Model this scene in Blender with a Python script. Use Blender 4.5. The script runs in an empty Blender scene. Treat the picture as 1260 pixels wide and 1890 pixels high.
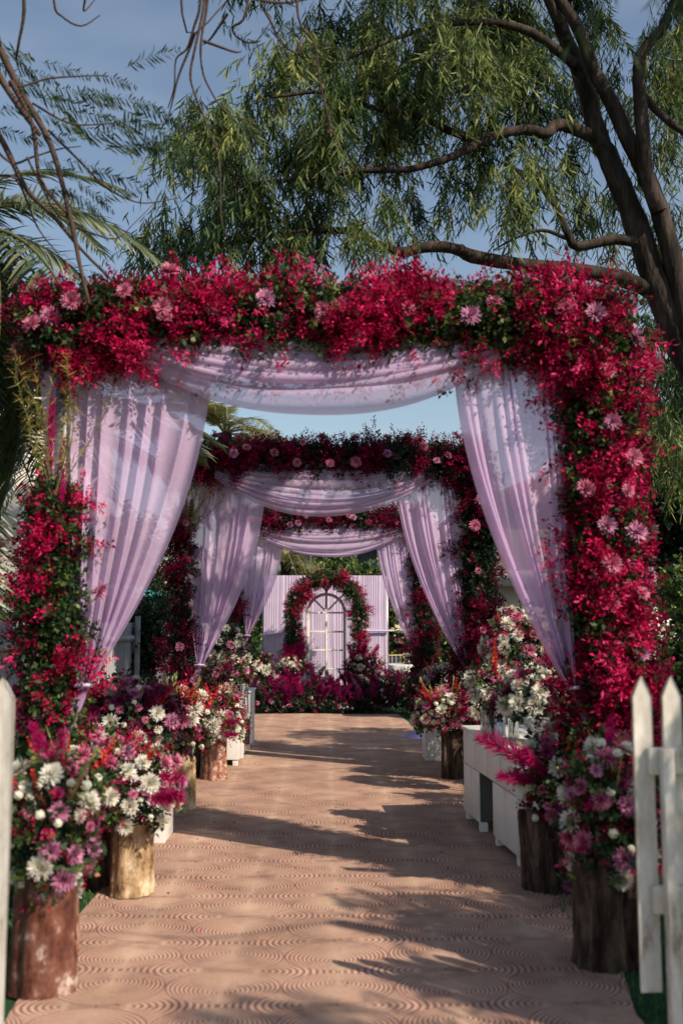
import bpy, math, random
import numpy as np
from mathutils import Vector, Matrix
R = math.radians
random.seed(7); rng = np.random.default_rng(7)
sc = bpy.context.scene
COL = sc.collection

# ------------------------------------------------------------------ camera
F = 1840.0                     # focal length in pixels of the 1260x1890 photograph
PITCH, YAW, CAMH = R(6.42), R(0.81), 1.6
cam_d = bpy.data.cameras.new('camera'); cam = bpy.data.objects.new('camera', cam_d); COL.objects.link(cam)
cam_d.sensor_fit = 'VERTICAL'; cam_d.sensor_height = 36; cam_d.sensor_width = 24; cam_d.lens = F/1890*36
cam.location = (0, 0, CAMH); cam.rotation_euler = (R(90)+PITCH, 0, -YAW)
cam_d.clip_start = 0.05; cam_d.clip_end = 600
cam_d.dof.use_dof = True; cam_d.dof.focus_distance = 11.5; cam_d.dof.aperture_fstop = 1.8
sc.camera = cam
# ------------------------------------------------------------------ world, sun, exposure
SUN_AZ, SUN_EL = R(132), R(41)          # clockwise from +Y
sdir = Vector((math.sin(SUN_AZ)*math.cos(SUN_EL), math.cos(SUN_AZ)*math.cos(SUN_EL), math.sin(SUN_EL)))
w = bpy.data.worlds.new("World"); sc.world = w; w.use_nodes = True
wn = w.node_tree; wn.nodes.clear()
sky = wn.nodes.new('ShaderNodeTexSky'); sky.sky_type = 'NISHITA'; sky.sun_disc = False
sky.sun_elevation = SUN_EL; sky.sun_rotation = SUN_AZ; sky.air_density = 1.3; sky.dust_density = .8; sky.ozone_density = 1.6
tc = wn.nodes.new('ShaderNodeTexCoord')
mp = wn.nodes.new('ShaderNodeMapping'); mp.inputs['Scale'].default_value = (1.2, 1.2, 5.0)
cn = wn.nodes.new('ShaderNodeTexNoise'); cn.inputs['Scale'].default_value = 2.2; cn.inputs['Detail'].default_value = 7
cr = wn.nodes.new('ShaderNodeValToRGB'); cr.color_ramp.elements[0].position = .44; cr.color_ramp.elements[1].position = .85
cr.color_ramp.elements[1].color = (.35, .35, .35, 1)
mx = wn.nodes.new('ShaderNodeMix'); mx.data_type = 'RGBA'
mx.inputs['B'].default_value = (5.2, 5.9, 6.6, 1)
hs = wn.nodes.new('ShaderNodeHueSaturation'); hs.inputs['Saturation'].default_value = .9
bg = wn.nodes.new('ShaderNodeBackground'); bg.inputs['Strength'].default_value = 0.102
wo = wn.nodes.new('ShaderNodeOutputWorld')
L = wn.links.new
L(tc.outputs['Generated'], mp.inputs['Vector']); L(mp.outputs[0], cn.inputs['Vector']); L(cn.outputs['Fac'], cr.inputs[0])
L(cr.outputs[0], mx.inputs['Factor']); L(sky.outputs[0], hs.inputs['Color']); L(hs.outputs[0], mx.inputs['A'])
L(mx.outputs['Result'], bg.inputs['Color']); L(bg.outputs[0], wo.inputs[0])
sun_d = bpy.data.lights.new('sun', 'SUN'); sun_d.energy = 5.0; sun_d.angle = R(.53); sun_d.color = (1, .86, .70)
sun = bpy.data.objects.new('sun', sun_d); COL.objects.link(sun); sun.rotation_euler = sdir.to_track_quat('Z', 'Y').to_euler()
sc.view_settings.view_transform = 'Standard'; sc.view_settings.look = 'None'
sc.view_settings.exposure = 0.27; sc.view_settings.gamma = 1; sc.view_settings.use_curve_mapping = False
sc.render.engine = 'CYCLES'
sc.cycles.max_bounces = 8; sc.cycles.transparent_max_bounces = 16; sc.cycles.diffuse_bounces = 3
sc.cycles.glossy_bounces = 3; sc.cycles.transmission_bounces = 5
sc.cycles.use_denoising = True

# ------------------------------------------------------------------ helpers
_f = np.array((math.sin(YAW)*math.cos(PITCH), math.cos(YAW)*math.cos(PITCH), math.sin(PITCH)))
_r = np.array((math.cos(YAW), -math.sin(YAW), 0)); _u = np.cross(_r, _f)
def P(px, py, d):
    """world point that the photograph shows at pixel px,py, d metres down the path"""
    v = _f + _r*(px-630)/F + _u*(945-py)/F
    v = v*d/v[1]
    return np.array((v[0], v[1], v[2]+CAMH))

def G(px, py, z=0.0):
    """ground point (height z) that the photograph shows at pixel px,py"""
    v = _f + _r*(px-630)/F + _u*(945-py)/F
    v = v*(CAMH-z)/(-v[2])
    return np.array((v[0], v[1], z))

def link(o, parent=None):
    COL.objects.link(o)
    if parent is not None: o.parent = parent
    return o
def tag(o, label=None, cat=None, group=None, kind=None):
    if label: o['label'] = label
    if cat: o['category'] = cat
    if group: o['group'] = group
    if kind: o['kind'] = kind
    return o
def empty(name, loc, label=None, cat=None, group=None, rz=0):
    o = bpy.data.objects.new(name, None); o.location = tuple(loc); o.rotation_euler = (0, 0, rz); o.empty_display_size = .1
    COL.objects.link(o); return tag(o, label, cat, group)

class MB:
    """collects vertices and faces; rnd / t are per-vertex attributes read by the materials"""
    def __init__(s): s.v = []; s.f = []; s.r = []; s.t = []; s.n = 0
    def add(s, v, f, r=0.5, t=0.5):
        v = np.asarray(v, float).reshape(-1, 3); f = np.asarray(f, int)
        s.v.append(v); s.f.append(f+s.n)
        s.r.append(np.broadcast_to(np.asarray(r, float), (len(v),))); s.t.append(np.broadcast_to(np.asarray(t, float), (len(v),)))
        s.n += len(v); return s
    def box(s, x0, x1, y0, y1, z0, z1, **k):
        v = [(x, y, z) for z in (z0, z1) for y in (y0, y1) for x in (x0, x1)]
        return s.add(v, [(0,2,3,1),(4,5,7,6),(0,1,5,4),(2,6,7,3),(0,4,6,2),(1,3,7,5)], **k)
    def tube(s, pts, rad, n=8, cap=True, **k):
        pts = np.asarray(pts, float); m = len(pts); rad = np.broadcast_to(np.asarray(rad, float), (m,))
        tan = np.gradient(pts, axis=0); tan /= np.linalg.norm(tan, axis=1)[:, None]+1e-9
        ref = np.array((0, 0, 1.)) if abs(tan[:, 2]).mean() < .8 else np.array((1., 0, 0))
        a = np.cross(tan, ref); a /= np.linalg.norm(a, axis=1)[:, None]+1e-9; b = np.cross(tan, a)
        th = np.arange(n)*2*math.pi/n
        v = pts[:, None]+rad[:, None, None]*(np.cos(th)[None, :, None]*a[:, None]+np.sin(th)[None, :, None]*b[:, None])
        i = np.arange(m-1)[:, None]*n; j = np.arange(n)[None]; j2 = (j+1) % n
        f = np.stack([i+j, i+j2, i+n+j2, i+n+j], -1).reshape(-1, 4)
        s.add(v.reshape(-1, 3), f, **k)
        if cap:
            for e, c in ((0, pts[0]), (m-1, pts[-1])):
                base = s.n-m*n if e == 0 else None
                ring = v[e]; vv = np.vstack([ring, c[None]])
                ff = [(q, (q+1) % n, n, n) for q in range(0, n)]
                s.add(vv, ff, **k)
        return s
    def lathe(s, prof, c=(0, 0, 0), n=20, **k):
        prof = np.asarray(prof, float); m = len(prof); th = np.arange(n)*2*math.pi/n
        v = np.stack([prof[:, 0, None]*np.cos(th)+c[0], prof[:, 0, None]*np.sin(th)+c[1], np.broadcast_to(prof[:, 1, None]+c[2], (m, n))], -1)
        i = np.arange(m-1)[:, None]*n; j = np.arange(n)[None]; j2 = (j+1) % n
        return s.add(v.reshape(-1, 3), np.stack([i+j, i+j2, i+n+j2, i+n+j], -1).reshape(-1, 4), **k)
    def grid(s, V, **k):                       # V: (a,b,3)
        a, b = V.shape[:2]; i = np.arange(a-1)[:, None]*b; j = np.arange(b-1)[None]
        return s.add(V.reshape(-1, 3), np.stack([i+j, i+j+1, i+b+j+1, i+b+j], -1).reshape(-1, 4), **k)
    def arrays(s):
        return np.vstack(s.v), np.vstack(s.f), np.concatenate(s.r), np.concatenate(s.t)
    def mesh(s, name, mat, smooth=False):
        v, f, r, t = s.arrays()
        me = bpy.data.meshes.new(name)
        tri = f[:, 2] == f[:, 3]
        q = f[~tri]; tr = f[tri][:, :3]
        loops = np.concatenate([q.ravel(), tr.ravel()]).astype(np.int32)
        st = np.concatenate([np.arange(len(q))*4, len(q)*4+np.arange(len(tr))*3]).astype(np.int32)
        me.vertices.add(len(v)); me.vertices.foreach_set('co', v.astype(np.float32).ravel())
        me.loops.add(len(loops)); me.loops.foreach_set('vertex_index', loops)
        me.polygons.add(len(st)); me.polygons.foreach_set('loop_start', st)
        me.update(calc_edges=True)
        for nm, arr in (('rnd', r), ('t', t)):
            at = me.attributes.new(nm, 'FLOAT', 'POINT'); at.data.foreach_set('value', arr.astype(np.float32))
        if smooth: me.polygons.foreach_set('use_smooth', np.ones(len(st), bool))
        me.materials.append(mat); me.validate(); return me
    def obj(s, name, mat, parent=None, smooth=False, kind=None, label=None, cat=None, group=None):
        o = bpy.data.objects.new(name, s.mesh(name, mat, smooth)); link(o, parent)
        return tag(o, label, cat, group, kind)
def inst(name, me, parent, loc, rot=None, scale=1.0, label=None):
    o = bpy.data.objects.new(name, me); link(o, parent)
    M = Matrix.Translation(Vector(tuple(loc)))
    if rot is not None: M = M @ rot.to_4x4()
    o.matrix_basis = M @ Matrix.Diagonal((scale, scale, scale, 1)) if np.isscalar(scale) else M @ Matrix.Diagonal((*scale, 1))
    if label: o['label'] = label
    return o
def bevel(o, wd=.006, seg=2):
    m = o.modifiers.new('bevel', 'BEVEL'); m.width = wd; m.segments = seg; m.limit_method = 'ANGLE'; return o

def unit(a): return a/(np.linalg.norm(a, axis=-1, keepdims=True)+1e-9)
def frames(z, spin=None):
    """rotation matrices whose z column is the given direction, spun at random"""
    z = unit(np.asarray(z, float)); n = len(z)
    ref = unit(rng.normal(size=(n, 3))); x = unit(np.cross(ref, z)); y = np.cross(z, x)
    return np.stack([x, y, z], -1)
def scatter(mb, temps, pos, rot, scl, rnd):
    """bakes template meshes (v,f,r,t) at many places into mb"""
    pos = np.asarray(pos); n = len(pos); scl = np.broadcast_to(scl, (n,)); rnd = np.broadcast_to(rnd, (n,))
    which = rng.integers(0, len(temps), n)
    for k, (v, f, r, t) in enumerate(temps):
        ids = np.where(which == k)[0]
        if not len(ids): continue
        V = np.einsum('nij,vj->nvi', rot[ids], v)*scl[ids, None, None]+pos[ids, None]
        Fc = f[None]+(np.arange(len(ids))*len(v))[:, None, None]
        rr = np.clip(rnd[ids, None]+(r[None]-.5)*.5, 0, 1)
        mb.add(V.reshape(-1, 3), Fc.reshape(-1, 4), r=rr.ravel(), t=np.broadcast_to(t, rr.shape).ravel())
    return mb
def rotz_to(n):                                  # Matrix with z along n, random spin
    q = Vector(tuple(n)).to_track_quat('Z', 'Y').to_matrix(); return q @ Matrix.Rotation(random.uniform(0, 6.28), 3, 'Z')

# ------------------------------------------------------------------ materials
def nt(name):
    m = bpy.data.materials.new(name); m.use_nodes = True; t = m.node_tree; t.nodes.clear()
    return m, t, t.nodes.new('ShaderNodeOutputMaterial')
def ramp_node(t, stops):
    n = t.nodes.new('ShaderNodeValToRGB'); e = n.color_ramp.elements
    while len(e) < len(stops): e.new(.5)
    for q, (p, c) in zip(e, stops): q.position = p; q.color = (*c, 1)
    return n
def petal(name, stops, attr='rnd', rough=.55, trans=.3, stops2=None, spec=.3):
    m, t, out = nt(name); a = t.nodes.new('ShaderNodeAttribute'); a.attribute_name = attr
    rp = ramp_node(t, stops); t.links.new(a.outputs['Fac'], rp.inputs[0]); col = rp.outputs[0]
    if stops2:
        a2 = t.nodes.new('ShaderNodeAttribute'); a2.attribute_name = 't'; r2 = ramp_node(t, stops2); t.links.new(a2.outputs['Fac'], r2.inputs[0])
        mm = t.nodes.new('ShaderNodeMix'); mm.data_type = 'RGBA'; mm.blend_type = 'MULTIPLY'; mm.inputs['Factor'].default_value = 1
        t.links.new(col, mm.inputs['A']); t.links.new(r2.outputs[0], mm.inputs['B']); col = mm.outputs['Result']
    b = t.nodes.new('ShaderNodeBsdfPrincipled'); b.inputs['Roughness'].default_value = rough; b.inputs['Specular IOR Level'].default_value = spec
    tr = t.nodes.new('ShaderNodeBsdfTranslucent'); mi = t.nodes.new('ShaderNodeMixShader'); mi.inputs[0].default_value = trans
    t.links.new(col, b.inputs['Base Color']); t.links.new(col, tr.inputs['Color'])
    t.links.new(b.outputs[0], mi.inputs[1]); t.links.new(tr.outputs[0], mi.inputs[2]); t.links.new(mi.outputs[0], out.inputs[0])
    return m
def solid(name, stops, scale=4, rough=.6, bump=.2, bscale=None, detail=6, stretch=(1, 1, 1), spec=.4, metal=0, dist=.02):
    m, t, out = nt(name); c = t.nodes.new('ShaderNodeTexCoord'); mp = t.nodes.new('ShaderNodeMapping'); mp.inputs['Scale'].default_value = stretch
    t.links.new(c.outputs['Object'], mp.inputs[0])
    n = t.nodes.new('ShaderNodeTexNoise'); n.inputs['Scale'].default_value = scale; n.inputs['Detail'].default_value = detail; n.inputs['Roughness'].default_value = .65
    t.links.new(mp.outputs[0], n.inputs['Vector'])
    rp = ramp_node(t, stops); t.links.new(n.outputs['Fac'], rp.inputs[0])
    b = t.nodes.new('ShaderNodeBsdfPrincipled'); b.inputs['Roughness'].default_value = rough; b.inputs['Specular IOR Level'].default_value = spec; b.inputs['Metallic'].default_value = metal
    t.links.new(rp.outputs[0], b.inputs['Base Color'])
    if bump:
        n2 = t.nodes.new('ShaderNodeTexNoise'); n2.inputs['Scale'].default_value = bscale or scale*4; n2.inputs['Detail'].default_value = 8
        t.links.new(mp.outputs[0], n2.inputs['Vector'])
        bp = t.nodes.new('ShaderNodeBump'); bp.inputs['Strength'].default_value = bump; bp.inputs['Distance'].default_value = dist
        t.links.new(n2.outputs['Fac'], bp.inputs['Height']); t.links.new(bp.outputs[0], b.inputs['Normal'])
    t.links.new(b.outputs[0], out.inputs[0]); return m
def sheer(name, col, opac=.7, trans=.4):
    m, t, out = nt(name)
    c = t.nodes.new('ShaderNodeTexCoord'); n = t.nodes.new('ShaderNodeTexNoise'); n.inputs['Scale'].default_value = 3
    t.links.new(c.outputs['Object'], n.inputs['Vector'])
    rp = ramp_node(t, [(.3, tuple(x*.9 for x in col)), (.7, col)]); t.links.new(n.outputs['Fac'], rp.inputs[0])
    # fine woven relief
    wv = t.nodes.new('ShaderNodeTexNoise'); wv.inputs['Scale'].default_value = 40; bp = t.nodes.new('ShaderNodeBump'); bp.inputs['Strength'].default_value = .25; bp.inputs['Distance'].default_value = .01
    t.links.new(c.outputs['Object'], wv.inputs['Vector']); t.links.new(wv.outputs['Fac'], bp.inputs['Height'])
    d = t.nodes.new('ShaderNodeBsdfPrincipled'); d.inputs['Roughness'].default_value = .5; d.inputs['Specular IOR Level'].default_value = .25
    d.inputs['Sheen Weight'].default_value = .15
    tr = t.nodes.new('ShaderNodeBsdfTranslucent'); tp = t.nodes.new('ShaderNodeBsdfTransparent')
    tp.inputs[0].default_value = (.93, .86, .95, 1)
    m1 = t.nodes.new('ShaderNodeMixShader'); m1.inputs[0].default_value = trans; m2 = t.nodes.new('ShaderNodeMixShader'); m2.inputs[0].default_value = opac
    t.links.new(rp.outputs[0], d.inputs['Base Color']); t.links.new(rp.outputs[0], tr.inputs['Color'])
    t.links.new(bp.outputs[0], d.inputs['Normal']); t.links.new(d.outputs[0], m1.inputs[1]); t.links.new(tr.outputs[0], m1.inputs[2])
    t.links.new(tp.outputs[0], m2.inputs[1]); t.links.new(m1.outputs[0], m2.inputs[2]); t.links.new(m2.outputs[0], out.inputs[0]); return m
def glassmat():
    m, t, out = nt('clear_glass'); b = t.nodes.new('ShaderNodeBsdfGlass'); b.inputs['IOR'].default_value = 1.3; b.inputs['Roughness'].default_value = .02
    b.inputs['Color'].default_value = (.9, .95, .93, 1)
    tp = t.nodes.new('ShaderNodeBsdfTransparent'); mi = t.nodes.new('ShaderNodeMixShader'); mi.inputs[0].default_value = .5
    t.links.new(b.outputs[0], mi.inputs[1]); t.links.new(tp.outputs[0], mi.inputs[2]); t.links.new(mi.outputs[0], out.inputs[0]); return m

M = {}
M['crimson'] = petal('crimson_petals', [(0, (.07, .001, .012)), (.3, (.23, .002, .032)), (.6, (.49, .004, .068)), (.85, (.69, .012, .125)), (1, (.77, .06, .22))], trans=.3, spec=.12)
M['crimson_dark'] = petal('wine_and_shaded_crimson', [(0, (.035, .001, .010)), (.5, (.13, .002, .026)), (1, (.36, .008, .07))], trans=.25, spec=.12)  # wine petals; on the farther arches, crimson with tree shade in its colour
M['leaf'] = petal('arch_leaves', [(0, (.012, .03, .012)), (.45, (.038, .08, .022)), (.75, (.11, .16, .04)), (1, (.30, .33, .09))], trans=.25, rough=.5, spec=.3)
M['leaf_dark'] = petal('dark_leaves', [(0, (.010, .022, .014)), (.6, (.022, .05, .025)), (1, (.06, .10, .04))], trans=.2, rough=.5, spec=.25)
M['euc'] = petal('tree_leaves', [(0, (.016, .036, .016)), (.35, (.045, .085, .028)), (.65, (.14, .18, .05)), (1, (.34, .36, .12))], trans=.3, rough=.55, spec=.22)
M['feather'] = petal('feather_leaves', [(0, (.02, .04, .02)), (1, (.06, .10, .04))], trans=.3)
M['palm'] = petal('palm_leaves', [(0, (.045, .07, .03)), (.6, (.09, .12, .05)), (1, (.17, .18, .08))], trans=.25, rough=.4, spec=.5)
M['palm_dry'] = petal('dry_palm_leaves', [(0, (.14, .15, .05)), (.6, (.26, .25, .09)), (1, (.38, .34, .15))], trans=.3, rough=.5)
M['fan'] = petal('fan_leaf', [(0, (.04, .09, .03)), (1, (.10, .18, .06))], trans=.25, rough=.4, spec=.5)
T2 = [(0, (.55, .32, .45)), (.45, (.9, .75, .85)), (1, (1, 1, 1))]
M['pink'] = petal('pink_chrysanthemum', [(0, (.55, .14, .26)), (1, (.78, .36, .48))], stops2=[(0, (.45, .12, .25)), (.4, (.8, .5, .62)), (1, (1, 1, 1))], trans=.25)
M['lilac'] = petal('lilac_chrysanthemum', [(0, (.42, .13, .27)), (1, (.68, .36, .50))], stops2=T2, trans=.25)
M['purple'] = petal('purple_chrysanthemum', [(0, (.13, .012, .05)), (1, (.30, .04, .13))], stops2=T2, trans=.2)
M['white'] = petal('white_chrysanthemum', [(0, (.74, .72, .64)), (1, (.86, .85, .80))], stops2=[(0, (.75, .72, .35)), (.35, (.96, .95, .85)), (1, (1, 1, 1))], trans=.25)
M['pom'] = petal('white_pompom', [(0, (.72, .71, .60)), (1, (.86, .86, .78))], stops2=[(0, (.7, .75, .45)), (1, (1, 1, 1))], trans=.15)
M['glad'] = petal('red_gladiolus', [(0, (.45, .01, .015)), (.6, (.72, .035, .03)), (1, (.8, .18, .09))], trans=.35)
M['spike'] = petal('green_buds', [(0, (.20, .24, .07)), (1, (.45, .45, .20))], trans=.2)
M['plume'] = petal('magenta_plume', [(0, (.22, .003, .06)), (.5, (.48, .008, .13)), (1, (.66, .03, .22))], trans=.35, rough=.8, spec=.1)
M['plume_dark'] = petal('wine_plume', [(0, (.10, .003, .04)), (.5, (.22, .006, .09)), (1, (.38, .03, .17))], trans=.3, rough=.8, spec=.1)
M['golden'] = petal('goldenrod', [(0, (.22, .17, .04)), (1, (.5, .38, .10))], trans=.25)
M['stem'] = solid('green_stem', [(.3, (.05, .10, .03)), (.7, (.10, .16, .05))], bump=0)
M['bark'] = solid('tree_bark', [(.36, (.014, .010, .008)), (.5, (.036, .026, .021)), (.66, (.08, .06, .05))], scale=9, stretch=(1, 1, .25), bump=.9, bscale=22, rough=.9, spec=.2, dist=.03)
M['twig'] = solid('bare_twigs', [(.3, (.05, .03, .025)), (.7, (.11, .07, .055))], scale=12, bump=.4, rough=.85, spec=.2)
M['log_dark'] = solid('rough_log_bark', [(.38, (.018, .011, .008)), (.5, (.055, .036, .025)), (.63, (.14, .10, .075))], scale=16, stretch=(1, 1, .25), bump=1, bscale=26, rough=.9, spec=.2, dist=.03)
M['log_gold'] = solid('peeled_log_gold', [(.36, (.10, .055, .03)), (.46, (.33, .21, .11)), (.56, (.46, .33, .19)), (.66, (.66, .55, .38))], scale=13, stretch=(1, 1, .6), bump=.8, rough=.55, dist=.01)
M['log_rust'] = solid('varnished_log_rust', [(.36, (.05, .016, .011)), (.48, (.13, .045, .03)), (.58, (.20, .09, .065)), (.66, (.52, .42, .36))], scale=11, stretch=(1, 1, .7), bump=.5, rough=.45, dist=.01)
M['log_red'] = solid('peeled_log_red', [(.38, (.16, .055, .035)), (.52, (.32, .15, .10)), (.63, (.55, .40, .32))], scale=26, bump=.6, rough=.6, dist=.01)
M['cut'] = solid('cut_wood', [(.3, (.25, .16, .09)), (.7, (.42, .3, .18))], scale=14, bump=.2)
M['whitepaint'] = solid('white_paint', [(.25, (.60, .58, .54)), (.5, (.76, .75, .72)), (.8, (.82, .81, .79))], scale=2.5, bump=.15, bscale=30, rough=.5, dist=.004)
M['picket'] = solid('old_white_paint', [(.38, (.26, .21, .16)), (.46, (.50, .46, .40)), (.6, (.68, .65, .59))], scale=11, stretch=(1, 1, .3), bump=.4, bscale=30, rough=.6, dist=.006)
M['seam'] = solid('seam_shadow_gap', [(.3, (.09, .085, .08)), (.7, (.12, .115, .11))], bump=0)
M['metal'] = solid('grey_metal', [(.3, (.25, .25, .26)), (.7, (.36, .36, .37))], rough=.4, metal=.6, bump=0)
M['core'] = solid('dark_green_foam', [(.3, (.008, .016, .009)), (.7, (.02, .035, .02))], scale=20, bump=1, rough=.9)
M['sheer'] = sheer('sheer_lavender', (.84, .64, .90), .75, .45)
M['swag'] = sheer('sheer_lavender_swag', (.80, .62, .87), .68, .40)
M['drape'] = sheer('lavender_drape', (.70, .58, .78), .975, .2)
M['linen'] = solid('white_linen', [(.3, (.68, .66, .62)), (.7, (.8, .79, .76))], bump=.2, rough=.8)
M['lilaccloth'] = solid('lilac_linen', [(.3, (.42, .32, .62)), (.7, (.52, .42, .70))], bump=.2, rough=.8)
M['glass'] = glassmat()
M['slat'] = solid('grey_slat_paint', [(.3, (.26, .26, .27)), (.7, (.38, .38, .39))], scale=5, bump=.2, rough=.6)
M['plaster'] = solid('cream_plaster', [(.3, (.50, .46, .40)), (.7, (.62, .58, .52))], scale=1.5, bump=.2, rough=.85)
M['tanwall'] = solid('tan_plaster', [(.3, (.34, .25, .19)), (.7, (.44, .34, .27))], scale=1.5, bump=.2, rough=.85)
M['rooftile'] = solid('terracotta', [(.3, (.22, .09, .06)), (.7, (.34, .15, .10))], scale=6, bump=.3, rough=.8)
M['teal'] = solid('teal_paint', [(.3, (.02, .22, .20)), (.7, (.04, .32, .28))], bump=.1, rough=.5)
M['darkwall'] = solid('dark_grey_render', [(.3, (.06, .07, .08)), (.7, (.10, .115, .125))], scale=1.5, bump=.1, rough=.7)
M['window'] = solid('window_pane', [(.3, (.10, .13, .15)), (.7, (.2, .25, .28))], scale=1, bump=0, rough=.08, spec=.8)
M['gold'] = solid('gold_paint', [(.3, (.45, .33, .14)), (.7, (.6, .46, .22))], bump=0, rough=.35)
M['canvas'] = solid('cream_canvas', [(.3, (.55, .50, .36)), (.7, (.66, .62, .46))], bump=.1, rough=.8)
M['turf'] = solid('green_turf', [(.3, (.012, .05, .025)), (.55, (.025, .085, .035)), (.8, (.05, .12, .04))], scale=30, bump=.8, bscale=160, rough=.9, spec=.1)
M['blade'] = petal('grass_blades', [(0, (.03, .08, .025)), (.6, (.07, .14, .035)), (1, (.17, .22, .06))], trans=.3)
M['copper'] = solid('copper_metal', [(.3, (.5, .22, .12)), (.7, (.62, .3, .18))], bump=0, rough=.3, metal=.8)

def carpet_mat():
    m, t, out = nt('carpet_weave'); N = t.nodes; K = t.links.new
    tcn = N.new('ShaderNodeTexCoord'); sep = N.new('ShaderNodeSeparateXYZ')
    wob = N.new('ShaderNodeTexNoise'); wob.inputs['Scale'].default_value = .9; wob.inputs['Detail'].default_value = 1
    K(tcn.outputs['Object'], wob.inputs['Vector'])
    sc_ = N.new('ShaderNodeVectorMath'); sc_.operation = 'SCALE'; sc_.inputs['Scale'].default_value = .05; K(wob.outputs['Color'], sc_.inputs[0])
    ad = N.new('ShaderNodeVectorMath'); ad.operation = 'ADD'; K(tcn.outputs['Object'], ad.inputs[0]); K(sc_.outputs[0], ad.inputs[1]); K(ad.outputs[0], sep.inputs[0])
    def math_(op, a, b=None, c=None):
        n = N.new('ShaderNodeMath'); n.operation = op
        for i, q in enumerate((a, b, c)):
            if q is None: continue
            if isinstance(q, (int, float)): n.inputs[i].default_value = q
            else: K(q, n.inputs[i])
        return n.outputs[0]
    # medallions: pairs left/right of a rosette centre, then pairs in front/behind laid over them; rings are eccentric
    PY = .86; rfin = None; side = None
    for (cx_, cy_, rx, ry, sx, sy) in ((-.25, 0, .245, .20, .12, 0), (.25, 0, .245, .20, -.12, 0), (0, .215, .25, .20, 0, .08), (0, -.215, .25, .20, 0, -.08)):
        for bx, by in ((0, 0), (.5, PY/2)):
            q_ = rx/ry; syy = sy*q_; s2 = sx*sx+syy*syy; kk = rx*rx-s2
            x = math_('SUBTRACT', math_('WRAP', math_('SUBTRACT', sep.outputs[0], bx+cx_+.07), .5, -.5), sx)
            y = math_('SUBTRACT', math_('MULTIPLY', math_('WRAP', math_('SUBTRACT', sep.outputs[1], by+cy_+.1), PY/2, -PY/2), q_), syy)
            bb = math_('ADD', math_('MULTIPLY', x, sx), math_('MULTIPLY', y, syy))
            e2 = math_('ADD', math_('MULTIPLY', x, x), math_('MULTIPLY', y, y))
            r = math_('MULTIPLY', math_('ADD', bb, math_('SQRT', math_('ADD', math_('MULTIPLY', bb, bb), math_('MULTIPLY', e2, kk)))), rx/kk)
            s_ = math_('DIVIDE', math_('ABSOLUTE', x), math_('SQRT', math_('ADD', e2, 1e-6)))
            ins = math_('LESS_THAN', r, rx)
            if rfin is None: rfin, side = math_('ADD', math_('MULTIPLY', ins, math_('SUBTRACT', r, .6)), .6), s_
            else:
                rfin = math_('ADD', math_('MULTIPLY', ins, r), math_('MULTIPLY', math_('SUBTRACT', 1, ins), rfin))
                side = math_('ADD', math_('MULTIPLY', ins, s_), math_('MULTIPLY', math_('SUBTRACT', 1, ins), side))
    ph = math_('MULTIPLY', rfin, 2*math.pi/.0205)
    wave = math_('ADD', math_('MULTIPLY', math_('COSINE', ph), .5), .5)             # 1 = groove
    thr = math_('ADD', math_('SUBTRACT', .74, math_('MULTIPLY', side, .36)), math_('MULTIPLY', math_('SUBTRACT', .25, rfin), .7))
    line = math_('MINIMUM', 1.0, math_('MAXIMUM', math_('MULTIPLY', math_('SUBTRACT', wave, thr), 3.2), 0.0))
    gap = math_('GREATER_THAN', rfin, .58)
    line = math_('MAXIMUM', line, math_('MULTIPLY', gap, math_('ADD', .55, math_('MULTIPLY', math_('COSINE', math_('MULTIPLY', sep.outputs[0], 210.0)), .45))))
    n1 = N.new('ShaderNodeTexNoise'); n1.inputs['Scale'].default_value = 1.6; n1.inputs['Detail'].default_value = 5; K(tcn.outputs['Object'], n1.inputs['Vector'])
    n3 = N.new('ShaderNodeTexNoise'); n3.inputs['Scale'].default_value = 160; n3.inputs['Detail'].default_value = 3; K(tcn.outputs['Object'], n3.inputs['Vector'])
    beige = ramp_node(t, [(.3, (.44, .285, .19)), (.5, (.54, .355, .25)), (.72, (.64, .45, .315))]); K(n1.outputs['Fac'], beige.inputs[0])
    red = ramp_node(t, [(.3, (.20, .075, .068)), (.7, (.31, .12, .10))]); K(n1.outputs['Fac'], red.inputs[0])
    mixc = N.new('ShaderNodeMix'); mixc.data_type = 'RGBA'; K(line, mixc.inputs['Factor']); K(beige.outputs[0], mixc.inputs['A']); K(red.outputs[0], mixc.inputs['B'])
    pile = ramp_node(t, [(.3, (.78, .78, .78)), (.7, (1.08, 1.08, 1.08))]); K(n3.outputs['Fac'], pile.inputs[0])
    mul = N.new('ShaderNodeMix'); mul.data_type = 'RGBA'; mul.blend_type = 'MULTIPLY'; mul.inputs['Factor'].default_value = 1; K(mixc.outputs['Result'], mul.inputs['A']); K(pile.outputs[0], mul.inputs['B'])
    b = N.new('ShaderNodeBsdfPrincipled'); b.inputs['Roughness'].default_value = .95; b.inputs['Specular IOR Level'].default_value = .08; b.inputs['Sheen Weight'].default_value = .1
    n4 = N.new('ShaderNodeTexNoise'); n4.inputs['Scale'].default_value = 4.5; n4.inputs['Detail'].default_value = 7; n4.inputs['Roughness'].default_value = .7; K(tcn.outputs['Object'], n4.inputs['Vector'])
    dr = ramp_node(t, [(.34, (.72, .68, .66)), (.5, (1, 1, 1)), (.68, (1.1, 1.08, 1.06))]); K(n4.outputs['Fac'], dr.inputs[0])
    mu2 = N.new('ShaderNodeMix'); mu2.data_type = 'RGBA'; mu2.blend_type = 'MULTIPLY'; mu2.inputs['Factor'].default_value = 1; K(mul.outputs['Result'], mu2.inputs['A']); K(dr.outputs[0], mu2.inputs['B'])
    K(mu2.outputs['Result'], b.inputs['Base Color'])
    h = math_('ADD', math_('MULTIPLY', line, -.5), math_('MULTIPLY', n3.outputs['Fac'], .6))
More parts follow.
